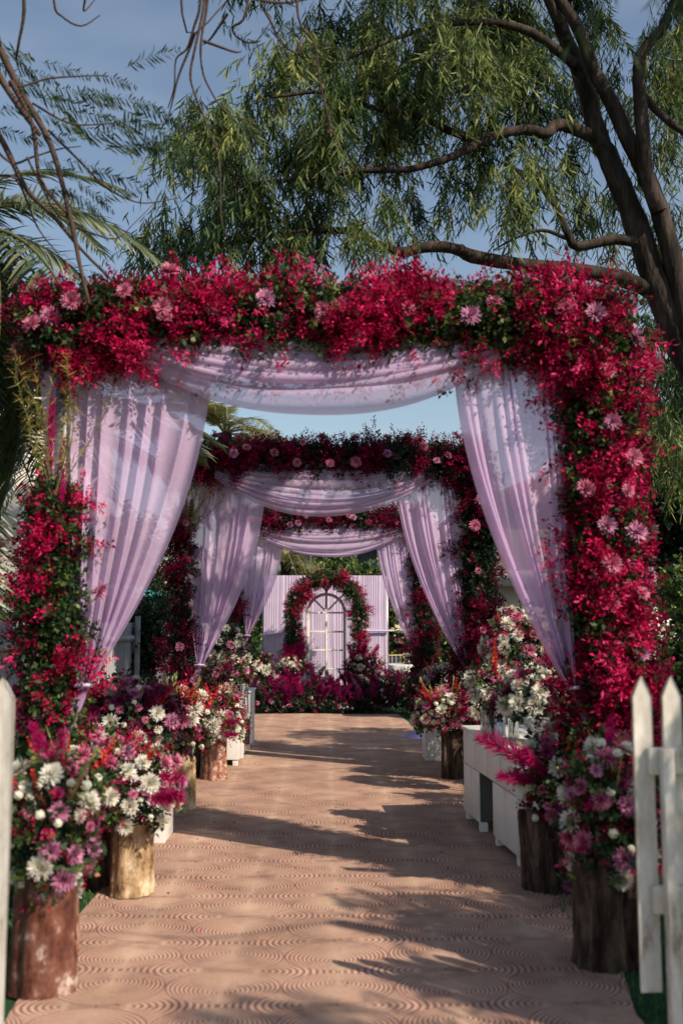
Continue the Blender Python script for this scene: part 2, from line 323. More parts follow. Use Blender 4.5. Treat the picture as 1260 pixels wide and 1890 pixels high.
    bp = N.new('ShaderNodeBump'); bp.inputs['Strength'].default_value = .9; bp.inputs['Distance'].default_value = .010; K(h, bp.inputs['Height']); K(bp.outputs[0], b.inputs['Normal'])
    K(b.outputs[0], out.inputs[0]); return m

# ------------------------------------------------------------------ ground
g = MB(); g.grid(np.array([[(x, y, 0) for y in (-60, 0, 20, 60, 260)] for x in (-200, -20, 0, 20, 200)], float))
g.obj('ground', M['turf'], kind='structure')
# carpet with slight waves so that it does not read as a board
nx, ny = 50, 300
xs = np.linspace(-1.28, 1.26, nx); ys = np.linspace(1.2, 18.05, ny)
X, Y = np.meshgrid(np.linspace(0, 1, nx), ys, indexing='ij')
xl_ = np.interp(Y, [1, 4.2, 5.7, 18], [-1.27, -1.28, -1.37, -1.33]); xr_ = np.interp(Y, [1, 4.2, 4.8, 6, 12, 18], [1.24, 1.26, 1.37, 1.5, 1.5, 1.25]); X = xl_+(xr_-xl_)*X
Z = .014+.006*np.sin(X*3+Y*1.7)*np.sin(Y*.9)+.0045*np.sin(Y*6.1+2*np.sin(X*2.2))
edge = np.abs(X) > 1.26
Xw = X+np.where(edge, .012*np.sin(Y*2.3)+.006*np.sin(Y*7), 0)
cp = MB(); cp.grid(np.stack([Xw, Y, Z], -1))
for side in (0, -1):
    e = np.stack([Xw[side], Y[side], Z[side]], -1); e2 = e.copy(); e2[:, 2] = .001; cp.grid(np.stack([e, e2]))
cp.obj('path_carpet', carpet_mat(), kind='structure', smooth=True)

# grass tufts near the path
n = 26000
gx = np.where(rng.random(n) < .5, rng.uniform(-2.9, -1.36, n), rng.uniform(1.30, 2.6, n)); gy = rng.uniform(3.2, 12, n)
bl = (np.array([(-.003, 0, 0), (.003, 0, 0), (.002, .004, .025), (-.001, .008, .035)]), np.array([(0, 1, 2, 3)]), np.full(4, .5), np.full(4, .5))
d = np.stack([rng.normal(0, .35, n), rng.normal(0, .35, n), np.ones(n)], -1)
g = MB(); scatter(g, [bl], np.stack([gx, gy, np.zeros(n)], -1), frames(d), rng.uniform(.7, 1.4, n), rng.random(n))
g.obj('grass', M['blade'], kind='stuff', label='short green turf along both edges of the carpet', cat='grass')

# ------------------------------------------------------------------ templates
def strip_leaf(L_, W, bend, segs=2, droop=0.):
    """leaf along +z, flat in x, bending towards +y"""
    v = []; tt = []
    for i in range(segs+1):
        u = i/segs; wdt = W*.5*math.sin(math.pi*min(1, .12+.88*u)**.9) if i < segs else W*.04
        z = L_*u; y = bend*L_*u*u
        v += [(-wdt, y+W*.12, z), (wdt, y+W*.12, z)]; tt += [u, u]
    f = [(2*i, 2*i+1, 2*i+3, 2*i+2) for i in range(segs)]
    return np.array(v), np.array(f), np.array(tt)
def diamond(L_, W, fold=.25):
    return np.array([(0, 0, 0), (-W/2, fold*W, L_*.5), (0, 0, L_), (W/2, fold*W, L_*.5)]), np.array([(0, 1, 2, 3)]), np.array([0, .5, 1, .5])
def build_temp(parts):          # parts: (v,f,t,R(3x3),pos,scale,rnd)
    vs, fs, rs, ts, n0 = [], [], [], [], 0
    for (v, f, t, Rm, p, s, r) in parts:
        vs.append(v@Rm.T*s+p); fs.append(f+n0); rs.append(np.full(len(v), r)); ts.append(t); n0 += len(v)
    return np.vstack(vs), np.vstack(fs), np.concatenate(rs), np.concatenate(ts)
def fr1(d): return frames(np.asarray([d], float))[0]

def blossom_sprig(seed, L_=.16, n=24):
    """arching twig crowded with small crimson florets"""
    pr = []
    for i in range(n):
        u = rng.random()**.8; c = np.array((0, .25*L_*u*u, L_*u))+rng.normal(0, .017, 3)
        pr.append((*diamond(rng.uniform(.024, .042), rng.uniform(.012, .020)), fr1(unit(rng.normal(size=3)+np.array((0, 0, .6)))), c, 1, rng.random()))
    return build_temp(pr)
def leaf_sprig(n=11, L_=.16, lw=(.05, .03)):
    pr = []
    for i in range(n):
        u = (i+.5)/n; c = np.array((0, .2*L_*u*u, L_*u))
        dd = np.array((math.cos(i*2.4), math.sin(i*2.4), .7))
        pr.append((*diamond(lw[0]*rng.uniform(.7, 1.2), lw[1]*rng.uniform(.8, 1.2), .2), fr1(dd), c, 1, rng.random()))
    pr.append((*diamond(L_, .005), np.eye(3), np.zeros(3), 1, .3))
    return build_temp(pr)
SPRIG = [blossom_sprig(i) for i in range(5)]
SPRIGL = [blossom_sprig(i, .30, 34) for i in range(3)]
LEAFS = [leaf_sprig() for i in range(4)]
def euc_spray():
    """hanging twig with long narrow drooping leaves; grows along -z"""
    pr = []; L_ = rng.uniform(.35, .6); n_ = 21; sw = rng.normal(0, .12, 2)
    for i in range(n_):
        u = (i+.5)/n_; c = np.array((sw[0]*u*u*1.5, sw[1]*u, -L_*u)); a = i*2.4+rng.normal(0, .4)
        dd = np.array((math.cos(a)*.75, math.sin(a)*.75, -1.35+rng.normal(0, .35)))
        pr.append((*strip_leaf(rng.uniform(.09, .16), rng.uniform(.013, .020), rng.uniform(-.3, .3), 2), fr1(dd), c, 1, rng.random()))
    v, f, t = strip_leaf(L_, .008, .1, 1); pr.append((v, f, t, fr1((sw[0]*.5, sw[1]*.5, -1)), np.zeros(3), 1, .1))
    return build_temp(pr)
EUC = [euc_spray() for i in range(6)]
def mum(layers, R_, open_=1.0, w=.32):
    """chrysanthemum: rings of narrow petals, outer ones flat, inner ones upright"""
    pr = []
    for li, (n_, el, ln) in enumerate(layers):
        for k in range(n_):
            a = 2*math.pi*(k+.5*(li % 2))/n_+rng.normal(0, .08); e = el+rng.normal(0, .1)
            z = np.array((math.cos(a)*math.cos(e), math.sin(a)*math.cos(e), math.sin(e))); l = ln*R_*rng.uniform(.88, 1.1)
            up = np.array((0, 0, 1.)); y = unit(up-z*z.dot(up)+rng.normal(0, .05, 3)); x = np.cross(y, z)
            v, f, t = strip_leaf(l, l*w if ln > .5 else l*w*1.2, .18*open_, 2)
            pr.append((v, f, t, np.stack([x, y, z], -1), z*R_*.06, 1, rng.random()))
    return build_temp(pr)
def tmesh(name, tmp, mat):
    v, f, r, t = tmp; return MB().add(v, f, r=r, t=t).mesh(name, mat)
LY = [(18, -.15, 1.0), (18, .15, .97), (16, .45, .88), (14, .75, .72), (10, 1.05, .55), (6, 1.3, .42)]
LYB = [(20, -.45, .9), (20, -.1, 1.0), (19, .22, 1.0), (17, .5, .95), (15, .8, .85), (12, 1.05, .75), (8, 1.35, .65)]
LYS = [(14, -.1, 1.0), (14, .3, .9), (11, .7, .7), (7, 1.1, .5)]
MUM = {k: [tmesh('chrysanthemum', mum(LY if k != 'white' else LYB, .06), M[k]) for _ in range(2)] for k in ('pink', 'lilac', 'purple', 'white')}
DAISY = {k: [tmesh('daisy', mum(LYS, .034, w=.42), M[k]) for _ in range(2)] for k in ('pink', 'lilac', 'white', 'purple')}
def pompom():
    pr = []
    for i in range(46):
        z = 1-1.5*(i+.5)/46; a = i*2.39996; rr = math.sqrt(max(0, 1-z*z)); dd = np.array((math.cos(a)*rr, math.sin(a)*rr, z))
        v, f, t = diamond(.015, .013, .0); v = v*[1, 1, 1]
        # petal lies like a scale on the ball
        pr.append((v+np.array((0, .0, -.007)), f, np.full(4, .4+.6*(1-abs(z))), frames(np.array([np.cross(dd, (0.3, .2, 1))+dd*.5]))[0], dd*.019, 1, rng.random()))
    mb = build_temp(pr); m2 = MB().add(mb[0], mb[1], r=mb[2], t=mb[3])
    th = np.linspace(0, math.pi, 7); m2.lathe(np.stack([.0205*np.sin(th), .0205*np.cos(th)], -1), n=10, r=.6, t=.9)
    return m2
POM = [pompom().mesh('pompom', M['pom'], True) for _ in range(2)]
def gladiolus():
    pr = []; L_ = .42
    for i in range(13):
        u = i/13; c = np.array((0.05*u*u, 0, .10+L_*.75*u)); s_ = 1-.65*u; a = rng.normal(0, .6)
        for k in range(5):
            dd = np.array((math.cos(a)*.9+math.cos(k*1.26)*.7, math.sin(a)*.9+math.sin(k*1.26)*.7, .6))
            pr.append((*diamond(.05*s_, .032*s_), fr1(dd), c, 1, rng.random()))
    return build_temp(pr)
GLAD = [tmesh('gladiolus', gladiolus(), M['glad']) for _ in range(2)]
def spikes():
    m = MB(); m.tube([(0, 0, 0), (.01, 0, .2), (.03, 0, .44)], [.005, .004, .002], 5)
    for i in range(14):
        z = .18+i*.018; a = i*math.pi; v, f, t = diamond(.045, .014)
        m.add(v@fr1((math.cos(a)*.35+.05, math.sin(a)*.35, 1)).T+np.array((.02, 0, z)), f, r=rng.random())
    return m.mesh('spike', M['spike'])
SPIKE = spikes()
def plume_t(n=420, L_=.34, W=.07):
    """pampas plume: hairs leaving a curved stalk"""
    pr = []
    for i in range(n):
        u = rng.random(); prof = math.sin(math.pi*min(1, u*.92+.08))**.7
        c = np.array((0, .18*L_*u*u, L_*u)); a = rng.random()*6.283
        dd = np.array((math.cos(a)*.75, math.sin(a)*.75, 1.0-.35*u)); l = W*(.45+.75*prof)*rng.uniform(.7, 1.15)
        pr.append((*strip_leaf(l, .005, rng.uniform(-.4, .4), 2), fr1(dd), c, 1, rng.random()))
    return build_temp(pr)
PL = [plume_t() for _ in range(3)]
PLUME = [tmesh('plume', p, M['plume']) for p in PL]; PLUMED = [tmesh('plume', p, M['plume_dark']) for p in PL]
def fanleaf():
    m = MB()
    for i in range(15):
        a = R(-75+150*i/14); v, f, t = strip_leaf(.24*(1-.15*abs(a)), .018, .25, 3)
        z = np.array((math.sin(a), 0, math.cos(a))); x = np.array((math.cos(a), 0, -math.sin(a)))
        m.add(v@np.stack([x, (0, 1., 0), z], -1).T, f, r=rng.random())
    m.tube([(0, 0, -.12), (0, 0, 0)], .004, 5); return m.mesh('palm_leaf', M['fan'])
FAN = fanleaf()

# ------------------------------------------------------------------ floral masses
from mathutils import noise as mnoise
def nz(p, s, o=0.): return mnoise.noise(Vector((p[0]*s+o, p[1]*s+o*.7, p[2]*s-o)))

def garland(parent, samples, dens, dark=False, redf=.62, seed=0, sz=1.0, leafy=None):
    """samples: function n -> (points on the core surface, outward normals). Adds blossom and leaf masses."""
    n = dens; K = max(20, n//9); cp_, cn_ = samples(K); ci = rng.integers(0, K, n)
    p = cp_[ci]+rng.normal(0, .050*sz, (n, 3)); nn = unit(cn_[ci]+rng.normal(0, .22, (n, 3))); ccol = rng.normal(0, .20, K)[ci]
    nv = np.array([nz(q, 3.2, seed) for q in cp_])[ci]; lf = np.array([nz(q, 2.2, seed+9) for q in p])
    hf = np.array([nz(q, 7.5, seed+4) for q in cp_])[ci]
    red = nv*.8+hf*.6+rng.normal(0, .08, n) > (.04 if leafy is None else leafy(p))-(redf-.5)*.7
    out = p+nn*rng.uniform(-.05, .04, n)[:, None]*sz+nn*(lf[:, None]*.11+hf[:, None]*.11)
    dirs = nn+rng.normal(0, .6, (n, 3))
    a = MB(); ids = np.where(red)[0]
    scatter(a, SPRIG, out[ids], frames(dirs[ids]), rng.uniform(.65, 1.15, len(ids))*sz, np.clip(.42+ccol[ids]+nv[ids]*.4+rng.normal(0, .12, len(ids)), 0, 1))
    a.obj('blossoms', M['crimson_dark'] if dark else M['crimson'], parent, kind='stuff')  # dark arches: tree shade is put into petal and leaf colours
    b = MB(); ids = np.where(~red)[0]
    scatter(b, LEAFS, out[ids]-nn[ids]*.03, frames(dirs[ids]), rng.uniform(.6, 1.05, len(ids))*sz, np.clip(rng.beta(1.6, 2.4, len(ids)), 0, 1))
    m = int(n*.6); p2, n2 = samples(m)
    scatter(b, LEAFS, p2-n2*.04, frames(n2+rng.normal(0, .8, (m, 3))), rng.uniform(.6, 1.0, m)*sz, rng.random(m)*.5)
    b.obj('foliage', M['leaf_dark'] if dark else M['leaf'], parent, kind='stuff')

def box_samples(boxes, rough=.07):
    """boxes (x0,x1,y0,y1,z0,z1); area-weighted surface points, front (-y) favoured"""
    fc = []
    for (x0, x1, y0, y1, z0, z1) in boxes:
        w_, d_, h_ = x1-x0, y1-y0, z1-z0
        fc += [((x0, y0, z0), (w_, 0, 0), (0, 0, h_), (0, -1, 0), w_*h_*1.5), ((x0, y1, z0), (w_, 0, 0), (0, 0, h_), (0, 1, 0), w_*h_*.55),
               ((x0, y0, z0), (0, d_, 0), (0, 0, h_), (-1, 0, 0), d_*h_), ((x1, y0, z0), (0, d_, 0), (0, 0, h_), (1, 0, 0), d_*h_),
               ((x0, y0, z1), (w_, 0, 0), (0, d_, 0), (0, 0, 1), w_*d_), ((x0, y0, z0), (w_, 0, 0), (0, d_, 0), (0, 0, -1), w_*d_)]
    A = np.array([f[4] for f in fc]); A /= A.sum()
    def s(n):
        k = rng.choice(len(fc), n, p=A); o = np.array([f[0] for f in fc])[k]; u = np.array([f[1] for f in fc])[k]; v = np.array([f[2] for f in fc])[k]; nn = np.array([f[3] for f in fc], float)[k]
        p = o+u*rng.random((n, 1))+v*rng.random((n, 1))
        return p+rng.normal(0, rough*.4, (n, 3)), unit(nn+rng.normal(0, .25, (n, 3)))
    return s
def place_flowers(parent, samples, meshes, count, mind, scl, front=True, off=.07, name='chrysanthemum', origin=(0, 0, 0)):
    got = []; tries = 0
    while len(got) < count and tries < 40:
        tries += 1; p, nn = samples(60)
        for q, m_ in zip(p, nn):
            if front and m_[1] > .35: continue
            if all(np.linalg.norm(q-g_) > mind for g_ in got):
                got.append(q); dd = unit(m_*1.0+np.array((.15, -.5 if front else 0, .25))+rng.normal(0, .25, 3))
                inst(name, random.choice(meshes), parent, q+m_*off-np.array(origin), rotz_to(dd), scl*random.uniform(.62, 1.15))
                if len(got) >= count: break
    return got

ARCH_X0, ARCH_X1 = -1.62, 1.68
def flower_arch(y, label, dens, zl, n_b, n_p, dark, sz, seed, th=.30):
    root = empty('flower_arch', (0, y, 0), label, 'flower arch', 'square flower arches over the carpet')
    zb, zt = 3.32, 3.55
    xl0, xl1, xr0, xr1 = ARCH_X0-.075, ARCH_X0+.06, ARCH_X1-.12, ARCH_X1+.12
    # frame: two posts and a beam, real square tube
    for x in (ARCH_X0, ARCH_X1): MB().box(x-.04, x+.04, -.04, .04, 0, zb+.1).obj('post', M['metal'], root)
    MB().box(xl0, xr1, -.06, .06, zb+.1, zt-.1).obj('beam', M['metal'], root)
    beam = (xl0-.06, xr1-.06, -.15, .15, zb, zt); lp = (xl0, xl1, -.11, .11, .15, zl); rp = (xr0, xr1, -.13, .13, .15, zb)
    for k, (x0, x1, y0, y1, z0, z1) in enumerate((beam, lp, rp)):
        MB().box(x0+.04, x1-.04, y0+.05, y1-.05, z0+.04, z1-.04).obj('foam_core', M['core'], root)
    garland(root, box_samples([beam]), int(dens*1.0), dark, (.74 if dark else .60), seed, sz)
    garland(root, box_samples([rp]), int(dens*.62), dark, (.80 if dark else .64), seed+3, sz)
    garland(root, box_samples([lp]), int(dens*.38), dark, .5, seed+5, sz*.88, leafy=lambda p: (-.10 if dark else .11))
    # trailing and rising twigs along the beam
    a = MB(); n = int(dens*.05)
    for sgn, zz in ((-1, zb), (1, zt)):
        p = np.stack([rng.uniform(xl0, xr1, n), rng.uniform(-.2, .2, n), np.full(n, zz)], -1)
        dd = np.stack([rng.normal(0, .35 if sgn < 0 else .6, n), rng.normal(0, .35, n), np.full(n, sgn)], -1)
        scatter(a, SPRIGL, p, frames(dd), rng.uniform(.4, 1.0 if sgn < 0 else .75, n), rng.random(n))
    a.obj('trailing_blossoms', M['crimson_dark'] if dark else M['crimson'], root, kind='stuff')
    S = 1.0 if sz < 1.2 else 1.05
    place_flowers(root, box_samples([beam]), MUM['pink']+MUM['lilac'][:1], n_b, .13, S*1.0, off=.16)
    place_flowers(root, box_samples([rp]), MUM['pink']+MUM['lilac'][:1], n_p, .18, S*1.0, off=.155)
    place_flowers(root, box_samples([lp]), MUM['lilac'], n_p//2, .3, S*1.0, off=.15)
    return root
A1, A2, A3 = 6.05, 11.2, 17.7
arch1 = flower_arch(A1, 'nearest square flower arch, bright crimson blossoms with pink chrysanthemums', 7400, 2.38, 70, 36, False, 1.0, 1.3)
arch2 = flower_arch(A2, 'middle square flower arch, crimson blossoms coloured darker to show tree shade', 4400, 2.75, 60, 18, True, .88, 4.1)
arch3 = flower_arch(A3, 'farthest square flower arch, just before the lavender backdrop', 2900, 2.9, 36, 8, True, .95, 7.7)  # takes the same shade-darkened petal and leaf colours as the middle arch
# golden sprays and a red spike on top of the left pillars
def sprays(parent, base, n, h, mats, seedcol):
    m = MB(); q = MB()
    for i in range(n):
        a = rng.uniform(-1, 1); b = rng.normal(0, .35); pts = [np.array(base)+np.array((a*.35*u+.0, b*.3*u-.12, h*u*(1-.25*abs(a))+a*a*0)) for u in np.linspace(0, 1, 7)]
        pts = np.array(pts)+np.array([(0.1*math.sin(i+u*3)*u, 0, 0) for u in np.linspace(0, 1, 7)])
        m.tube(pts, np.linspace(.004, .0015, 7), 4, cap=False)
        for u in np.linspace(.25, 1, 20):
            c = pts[0]*0+np.array([np.interp(u*6, range(7), pts[:, j]) for j in range(3)])
            c = c+rng.normal(0, .012, 3)
            for s_ in range(6):
                v, f, t = strip_leaf(rng.uniform(.03, .075), .009, .2, 1); q.add(v@fr1(rng.normal(size=3)*.8+np.array((0, 0, .4))).T+c, f, r=rng.random())
    m.obj('spray_stems', M['stem'], parent, kind='stuff'); q.obj('golden_sprays', mats, parent, kind='stuff')
sprays(arch1, (ARCH_X0+.0, -.08, 2.3), 11, 1.0, M['golden'], 0)
sprays(arch2, (ARCH_X0+.08, -.05, 2.6), 14, .6, M['golden'], 0)
for dx, zz, s_ in ((-.02, 2.42, 1.5), (.06, 2.3, 1.1)): inst('plume', PLUME[0], arch1, (ARCH_X0+dx, -.2, zz), Matrix.Rotation(.05, 3, 'X'), (.45*s_, .45*s_, s_))
for dx in (-.02, .09): inst('plume', PLUMED[1], arch2, (ARCH_X0+dx, -.15, 2.6), Matrix.Rotation(.05, 3, 'Y'), (.8, .8, 1.1))

# ------------------------------------------------------------------ curtains and swags
def curtain(y, side, xo, xi, xt, label, seed, ztop=3.25, ztie=1.24, folds=8.5, tail=True):
    """gathered at ztie next to the post; xo outer top, xi inner top, xt tie x"""
    rs = np.random.default_rng(seed); nu, nv_ = 230, 90
    u = np.linspace(0, 1, nu); ph = np.cumsum(1+.75*np.sin(u*math.pi*5.3+seed)+.5*np.sin(u*17+seed*2)); ph = ph/ph[-1]*folds*2*math.pi
    amp = .62+.38*np.sin(u*9+seed)*np.cos(u*23+seed*1.7)+.25*np.sin(u*41+seed)
    V = []
    for v in np.linspace(0, 1, nv_):
        wd = 1-v**1.65
        z = ztop+(ztie-ztop)*v
        inner = xt+(xi-xt)*(wd*.955+.045)+0*v; outer = xt+(xo-xt)*(.12+.88*wd)
        # fabric nearer the inner edge is pulled longer and swings lower
        x = outer+(inner-outer)*u
        zz = z-.06*np.sin(math.pi*v)*u
        a = (.035+.02*v)*amp*(1-.4*v)
        sag = .012*np.sin(ph*1.0+2.2*v)
        x = x+np.sin(ph+.6*np.sin(3*v+u*4))*a*.55*np.clip(wd*1.3+.05, 0, 1)+.006*np.sin(7*v+u*23)
        yy = np.cos(ph+.5*np.sin(2.5*v))*a+.02*np.sin(4*v+u*6)+sag
        V.append(np.stack([x, y+yy, zz], -1))
    m = MB(); m.grid(np.array(V))
    # narrow tail falling from the tie to the ground
    T = []
    for v in np.linspace(0, 1, 30):
        wd = .06+.05*v; uu = np.linspace(-.5, .5, 60)
        T.append(np.stack([xt+side*.10*min(1, v*4)+uu*wd, y-.10*min(1, v*4)+.025*np.cos(uu*40+v*2), np.full(60, ztie+(.02-ztie)*v)], -1))
    if tail: m.grid(np.array(T))
    o = m.obj('sheer_curtain', M['sheer'], None, True, label=label, cat='curtain', group='lavender sheer curtains tied to the arches')
    md = MB(); md.tube([(xt-.05, y-.04, ztie), (xt, y-.075, ztie+.01), (xt+.05, y-.04, ztie), (xt, y+.05, ztie-.01), (xt-.05, y-.04, ztie)], .012, 6)
    md.obj('tie', M['drape'], o, True)
    return o
def swag(y, x0, x1, zt, zb, label, seed, folds=9):
    rs = np.random.default_rng(seed); nu, nv_ = 90, 150; V = []
    for v in np.linspace(0, 1, nv_):
        u = np.linspace(-1, 1, nu); dip = (1-np.abs(u)**2.2)
        d_ = (zt-zb)*(v**.85)
        w_ = 1+.0*v; ph = v*folds*2*math.pi*(1+.12*math.sin(v*9+seed)); g_ = .35+.65*dip
        z = zt+.03-(.16*v)*(1-dip)-d_*dip+.015*math.sin(ph)*g_*1.6+.012*np.sin(u*3+v*6+seed)*dip
        yy = y-.03-.09*math.sin(math.pi*v)*dip+(.035*math.cos(ph)+.015*np.sin(u*4+ph*.5))*g_*(.5+.5*v)
        x = x0+(x1-x0)*(u*.5+.5)
        V.append(np.stack([x, yy, z], -1))
    m = MB(); m.grid(np.array(V))
    return m.obj('fabric_swag', M['swag'], None, True, label=label, cat='swag', group='lavender swags under the beams')
for k, (y, nm) in enumerate(((A1, 'nearest'), (A2, 'middle'), (A3, 'farthest'))):
    if k == 0:
        curtain(y-.05, -1, -1.78, -.70, -1.43, 'wide lavender sheer curtain tied back left under the nearest arch', 3)
        curtain(y-.05, 1, 1.50, .80, 1.47, 'lavender sheer curtain tied back right under the nearest arch', 5, ztie=1.22, folds=8)
        swag(y-.11, -1.22, 1.08, 3.36, 2.83, 'broad lavender swag sagging from the nearest arch beam', 2)
    elif k == 1:
        curtain(y-.05, -1, -1.68, -.68, -1.40, 'lavender sheer curtain tied back left under the middle arch', 8, ztie=1.15)
        curtain(y-.05, 1, 1.50, .78, 1.56, 'lavender sheer curtain tied back right under the middle arch', 11, ztie=1.12, folds=8)
        swag(y-.11, -1.26, 1.2, 3.36, 2.79, 'lavender swag sagging from the middle arch beam', 6)
    else:
        curtain(y-.05, -1, -1.60, -.77, -1.40, 'lavender sheer curtain tied back left under the farthest arch', 14, ztie=1.4)
        curtain(y-.05, 1, 1.50, .86, 1.62, 'lavender sheer curtain tied back right under the farthest arch', 17, ztie=1.0, folds=8)
        swag(y-.11, -1.36, 1.4, 3.36, 2.76, 'lavender swag sagging from the farthest arch beam', 10, 8)

# ------------------------------------------------------------------ bouquets
def ell_samples(c, r, low=-.35):
    c = np.array(c); r = np.array(r)
    def s(n):
        d_ = unit(rng.normal(size=(n*3, 3))); d_ = d_[d_[:, 2] > low][:n]
        while len(d_) < n: d_ = np.vstack([d_, d_])[:n]
        nr = unit(d_/r); return c+d_*r*rng.uniform(.86, 1.05, (n, 1)), nr
    return s
def bouquet(c, r, label, red=60, leaf=70, mums=(('white', 5), ('pink', 5)), daisies=(), poms=8, glads=0, plumes=(), fans=0, dark=False, low=-.35,
            group='mixed bouquets beside the carpet', base=None, sz=1.0, name='flower_bouquet', cat='bouquet', mind=.085, plume_dark=False, spikes_=0, gold=0):
    """c centre, r radii; plumes: list of (dx,dy,dz, dirx,diry,dirz, scale)"""
    c = np.array(c, float); r = np.array(r, float); base = c-np.array((0, 0, r[2]+.08)) if base is None else np.array(base)
    root = empty(name, base, label, cat, group); cc = c-base; S = ell_samples(cc, r, low)
    p, nn = S(leaf); b = MB()
    scatter(b, LEAFS, p-nn*.03, frames(nn+rng.normal(0, .6, (len(p), 3))), rng.uniform(.6, 1.05, len(p))*sz, rng.beta(1.5, 2, len(p)))
    p, nn = ell_samples(cc, r*.7, low-.1)(leaf)
    scatter(b, LEAFS, p, frames(nn+rng.normal(0, .9, (len(p), 3))), rng.uniform(.7, 1.1, len(p))*sz, rng.random(len(p))*.4)
    for i in range(14):                        # stems down into the vessel
        e = cc+rng.normal(0, .4, 3)*r*.6; v, f, t = strip_leaf(float(np.linalg.norm(e))+.02, .008, 0, 1)
        z = unit(e+np.array((0, 0, .001))); x = unit(np.cross((0, 1., 0), z)); b.add(v@np.stack([x, np.cross(z, x), z], -1).T, f, r=.3)
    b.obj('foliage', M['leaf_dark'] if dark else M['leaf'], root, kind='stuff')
    if red:
        a = MB(); p, nn = S(int(red*1.7)); scatter(a, SPRIG, p, frames(nn+rng.normal(0, .45, (len(p), 3))), rng.uniform(.5, .9, len(p))*sz, rng.random(len(p)))
        a.obj('blossoms', M['crimson_dark'] if dark else M['crimson'], root, kind='stuff')
    if gold:
        a = MB(); p, nn = S(gold); scatter(a, LEAFS, p, frames(nn+rng.normal(0, .45, (len(p), 3))), rng.uniform(.4, .6, len(p)), rng.random(len(p)))
        a.obj('yellow_filler', M['golden'], root, kind='stuff')
    got = []
    def put(meshes, cnt, scl, md, nm, off=.03, tilt=.25):
        k = 0; tries = 0
        while k < cnt and tries < 60:
            tries += 1; p, nn = S(20)
            for q, m_ in zip(p, nn):
                if m_[1] > .45: continue
                if all(np.linalg.norm(q-g_) > md for g_ in got):
                    got.append(q); inst(nm, random.choice(meshes), root, q+m_*off, rotz_to(unit(m_+np.array((0, -.3, .1))+rng.normal(0, tilt, 3))), scl*random.uniform(.82, 1.12)); k += 1
                    if k >= cnt: return
    for col, cnt in mums: put(MUM[col], int(cnt*1.25), (1.12 if col == 'white' else .98)*sz, mind*.9*sz, 'chrysanthemum', .045)
    for col, cnt in daisies: put(DAISY[col], int(cnt*1.3), 1.0*sz, mind*.62*sz, 'daisy', .045)
    put(POM, poms, 1.0*sz, mind*.5*sz, 'pompom', .05)
    for i in range(glads):
        a = rng.uniform(-1, 1); dd = unit(np.array((a*.8, rng.uniform(-.8, .1), 1)))
        inst('gladiolus', GLAD[i % 2], root, cc+np.array((a*r[0]*.5, -r[1]*.35, r[2]*.1)), rotz_to(dd), sz*random.uniform(.75, 1.0))
    for i in range(spikes_):
        a = rng.uniform(-1, 1); dd = unit(np.array((a*.9, rng.uniform(-.9, .1), 1)))
        inst('bud_spike', SPIKE, root, cc+np.array((a*r[0]*.4, -r[1]*.35, r[2]*.05)), rotz_to(dd), sz*random.uniform(.8, 1.0))
    for (dx, dy, dz, ax, ay, az, s_) in plumes:
        inst('plume', random.choice(PLUMED if plume_dark else PLUME), root, cc+np.array((dx, dy, dz)), rotz_to(unit(np.array((ax, ay, az), float))), s_)
    for i in range(fans):
        a = rng.uniform(-.9, .9); dd = unit(np.array((a, -.7, -.35)))
        rot = Vector(tuple(dd)).to_track_quat('Z', 'Y').to_matrix()
        inst('palm_leaf', FAN, root, cc+np.array((a*r[0]*.7, -r[1]*.6, -r[2]*.45)), rot, sz*random.uniform(.6, .8))
    return root
def log(x, y, rad, h, mat, label, lean=0., seed=0, cat='log planter', group='log section planters along the carpet'):
    rs = np.random.default_rng(seed+50); n, m = 64, 22; th = np.arange(n)*2*math.pi/n; V = []
    lob = sum(rs.uniform(.01, .05)*np.cos(k*th+rs.uniform(0, 6)) for k in (2, 3, 5, 9))
    for i in range(m):
        z = i/(m-1); rr = rad*(1+lob+.10*(1-z)**3+(.035 if mat is M['log_dark'] else .012)*np.sin(th*13+z*3*math.sin(seed)+seed+2*np.sin(th*3))+.014*rs.normal(size=n))
        V.append(np.stack([rr*np.cos(th)+lean*z, rr*np.sin(th), h*z+(.018*np.sin(th*2+seed)+.008*rs.normal(size=n))*(z > .9)], -1))
    V = np.array(V); mb = MB(); i = np.arange(m-1)[:, None]*n; j = np.arange(n)[None]; j2 = (j+1) % n
    mb.add(V.reshape(-1, 3), np.stack([i+j, i+j2, i+n+j2, i+n+j], -1).reshape(-1, 4))
    root = empty('log_planter', (x, y, .014 if abs(x) < 1.25 else .0), label, cat, group)
    mb.obj('trunk_section', mat, root, True)
    top = MB(); rim = V[-1]; inner = rim*[.8, .8, 1]-[(1-.8)*0, 0, 0]; low = inner-[0, 0, .05]
    top.grid(np.concatenate([np.stack([rim, inner, low]), np.stack([rim[:1], inner[:1], low[:1]])], 0).reshape(3, -1, 3) if False else np.stack([np.vstack([a_, a_[:1]]) for a_ in (rim, inner, low)]))
    c_ = low.mean(0); top.add(np.vstack([low, c_[None]]), [(q, (q+1) % n, n, n) for q in range(n)])
    top.obj('cut_top', M['cut'], root)
    return root
def pedestal(x, y, w_, d_, h, label):
    r_ = empty('pedestal', (x, y, 0), label, 'pedestal', 'white pedestals beside the carpet')
    bevel(MB().box(-w_/2, w_/2, -d_/2, d_/2, .015, h).obj('plinth', M['whitepaint'], r_), .005)
    bevel(MB().box(-w_/2-.012, w_/2+.012, -d_/2-.012, d_/2+.012, h, h+.02).obj('plinth_top', M['whitepaint'], r_), .004)
    return r_

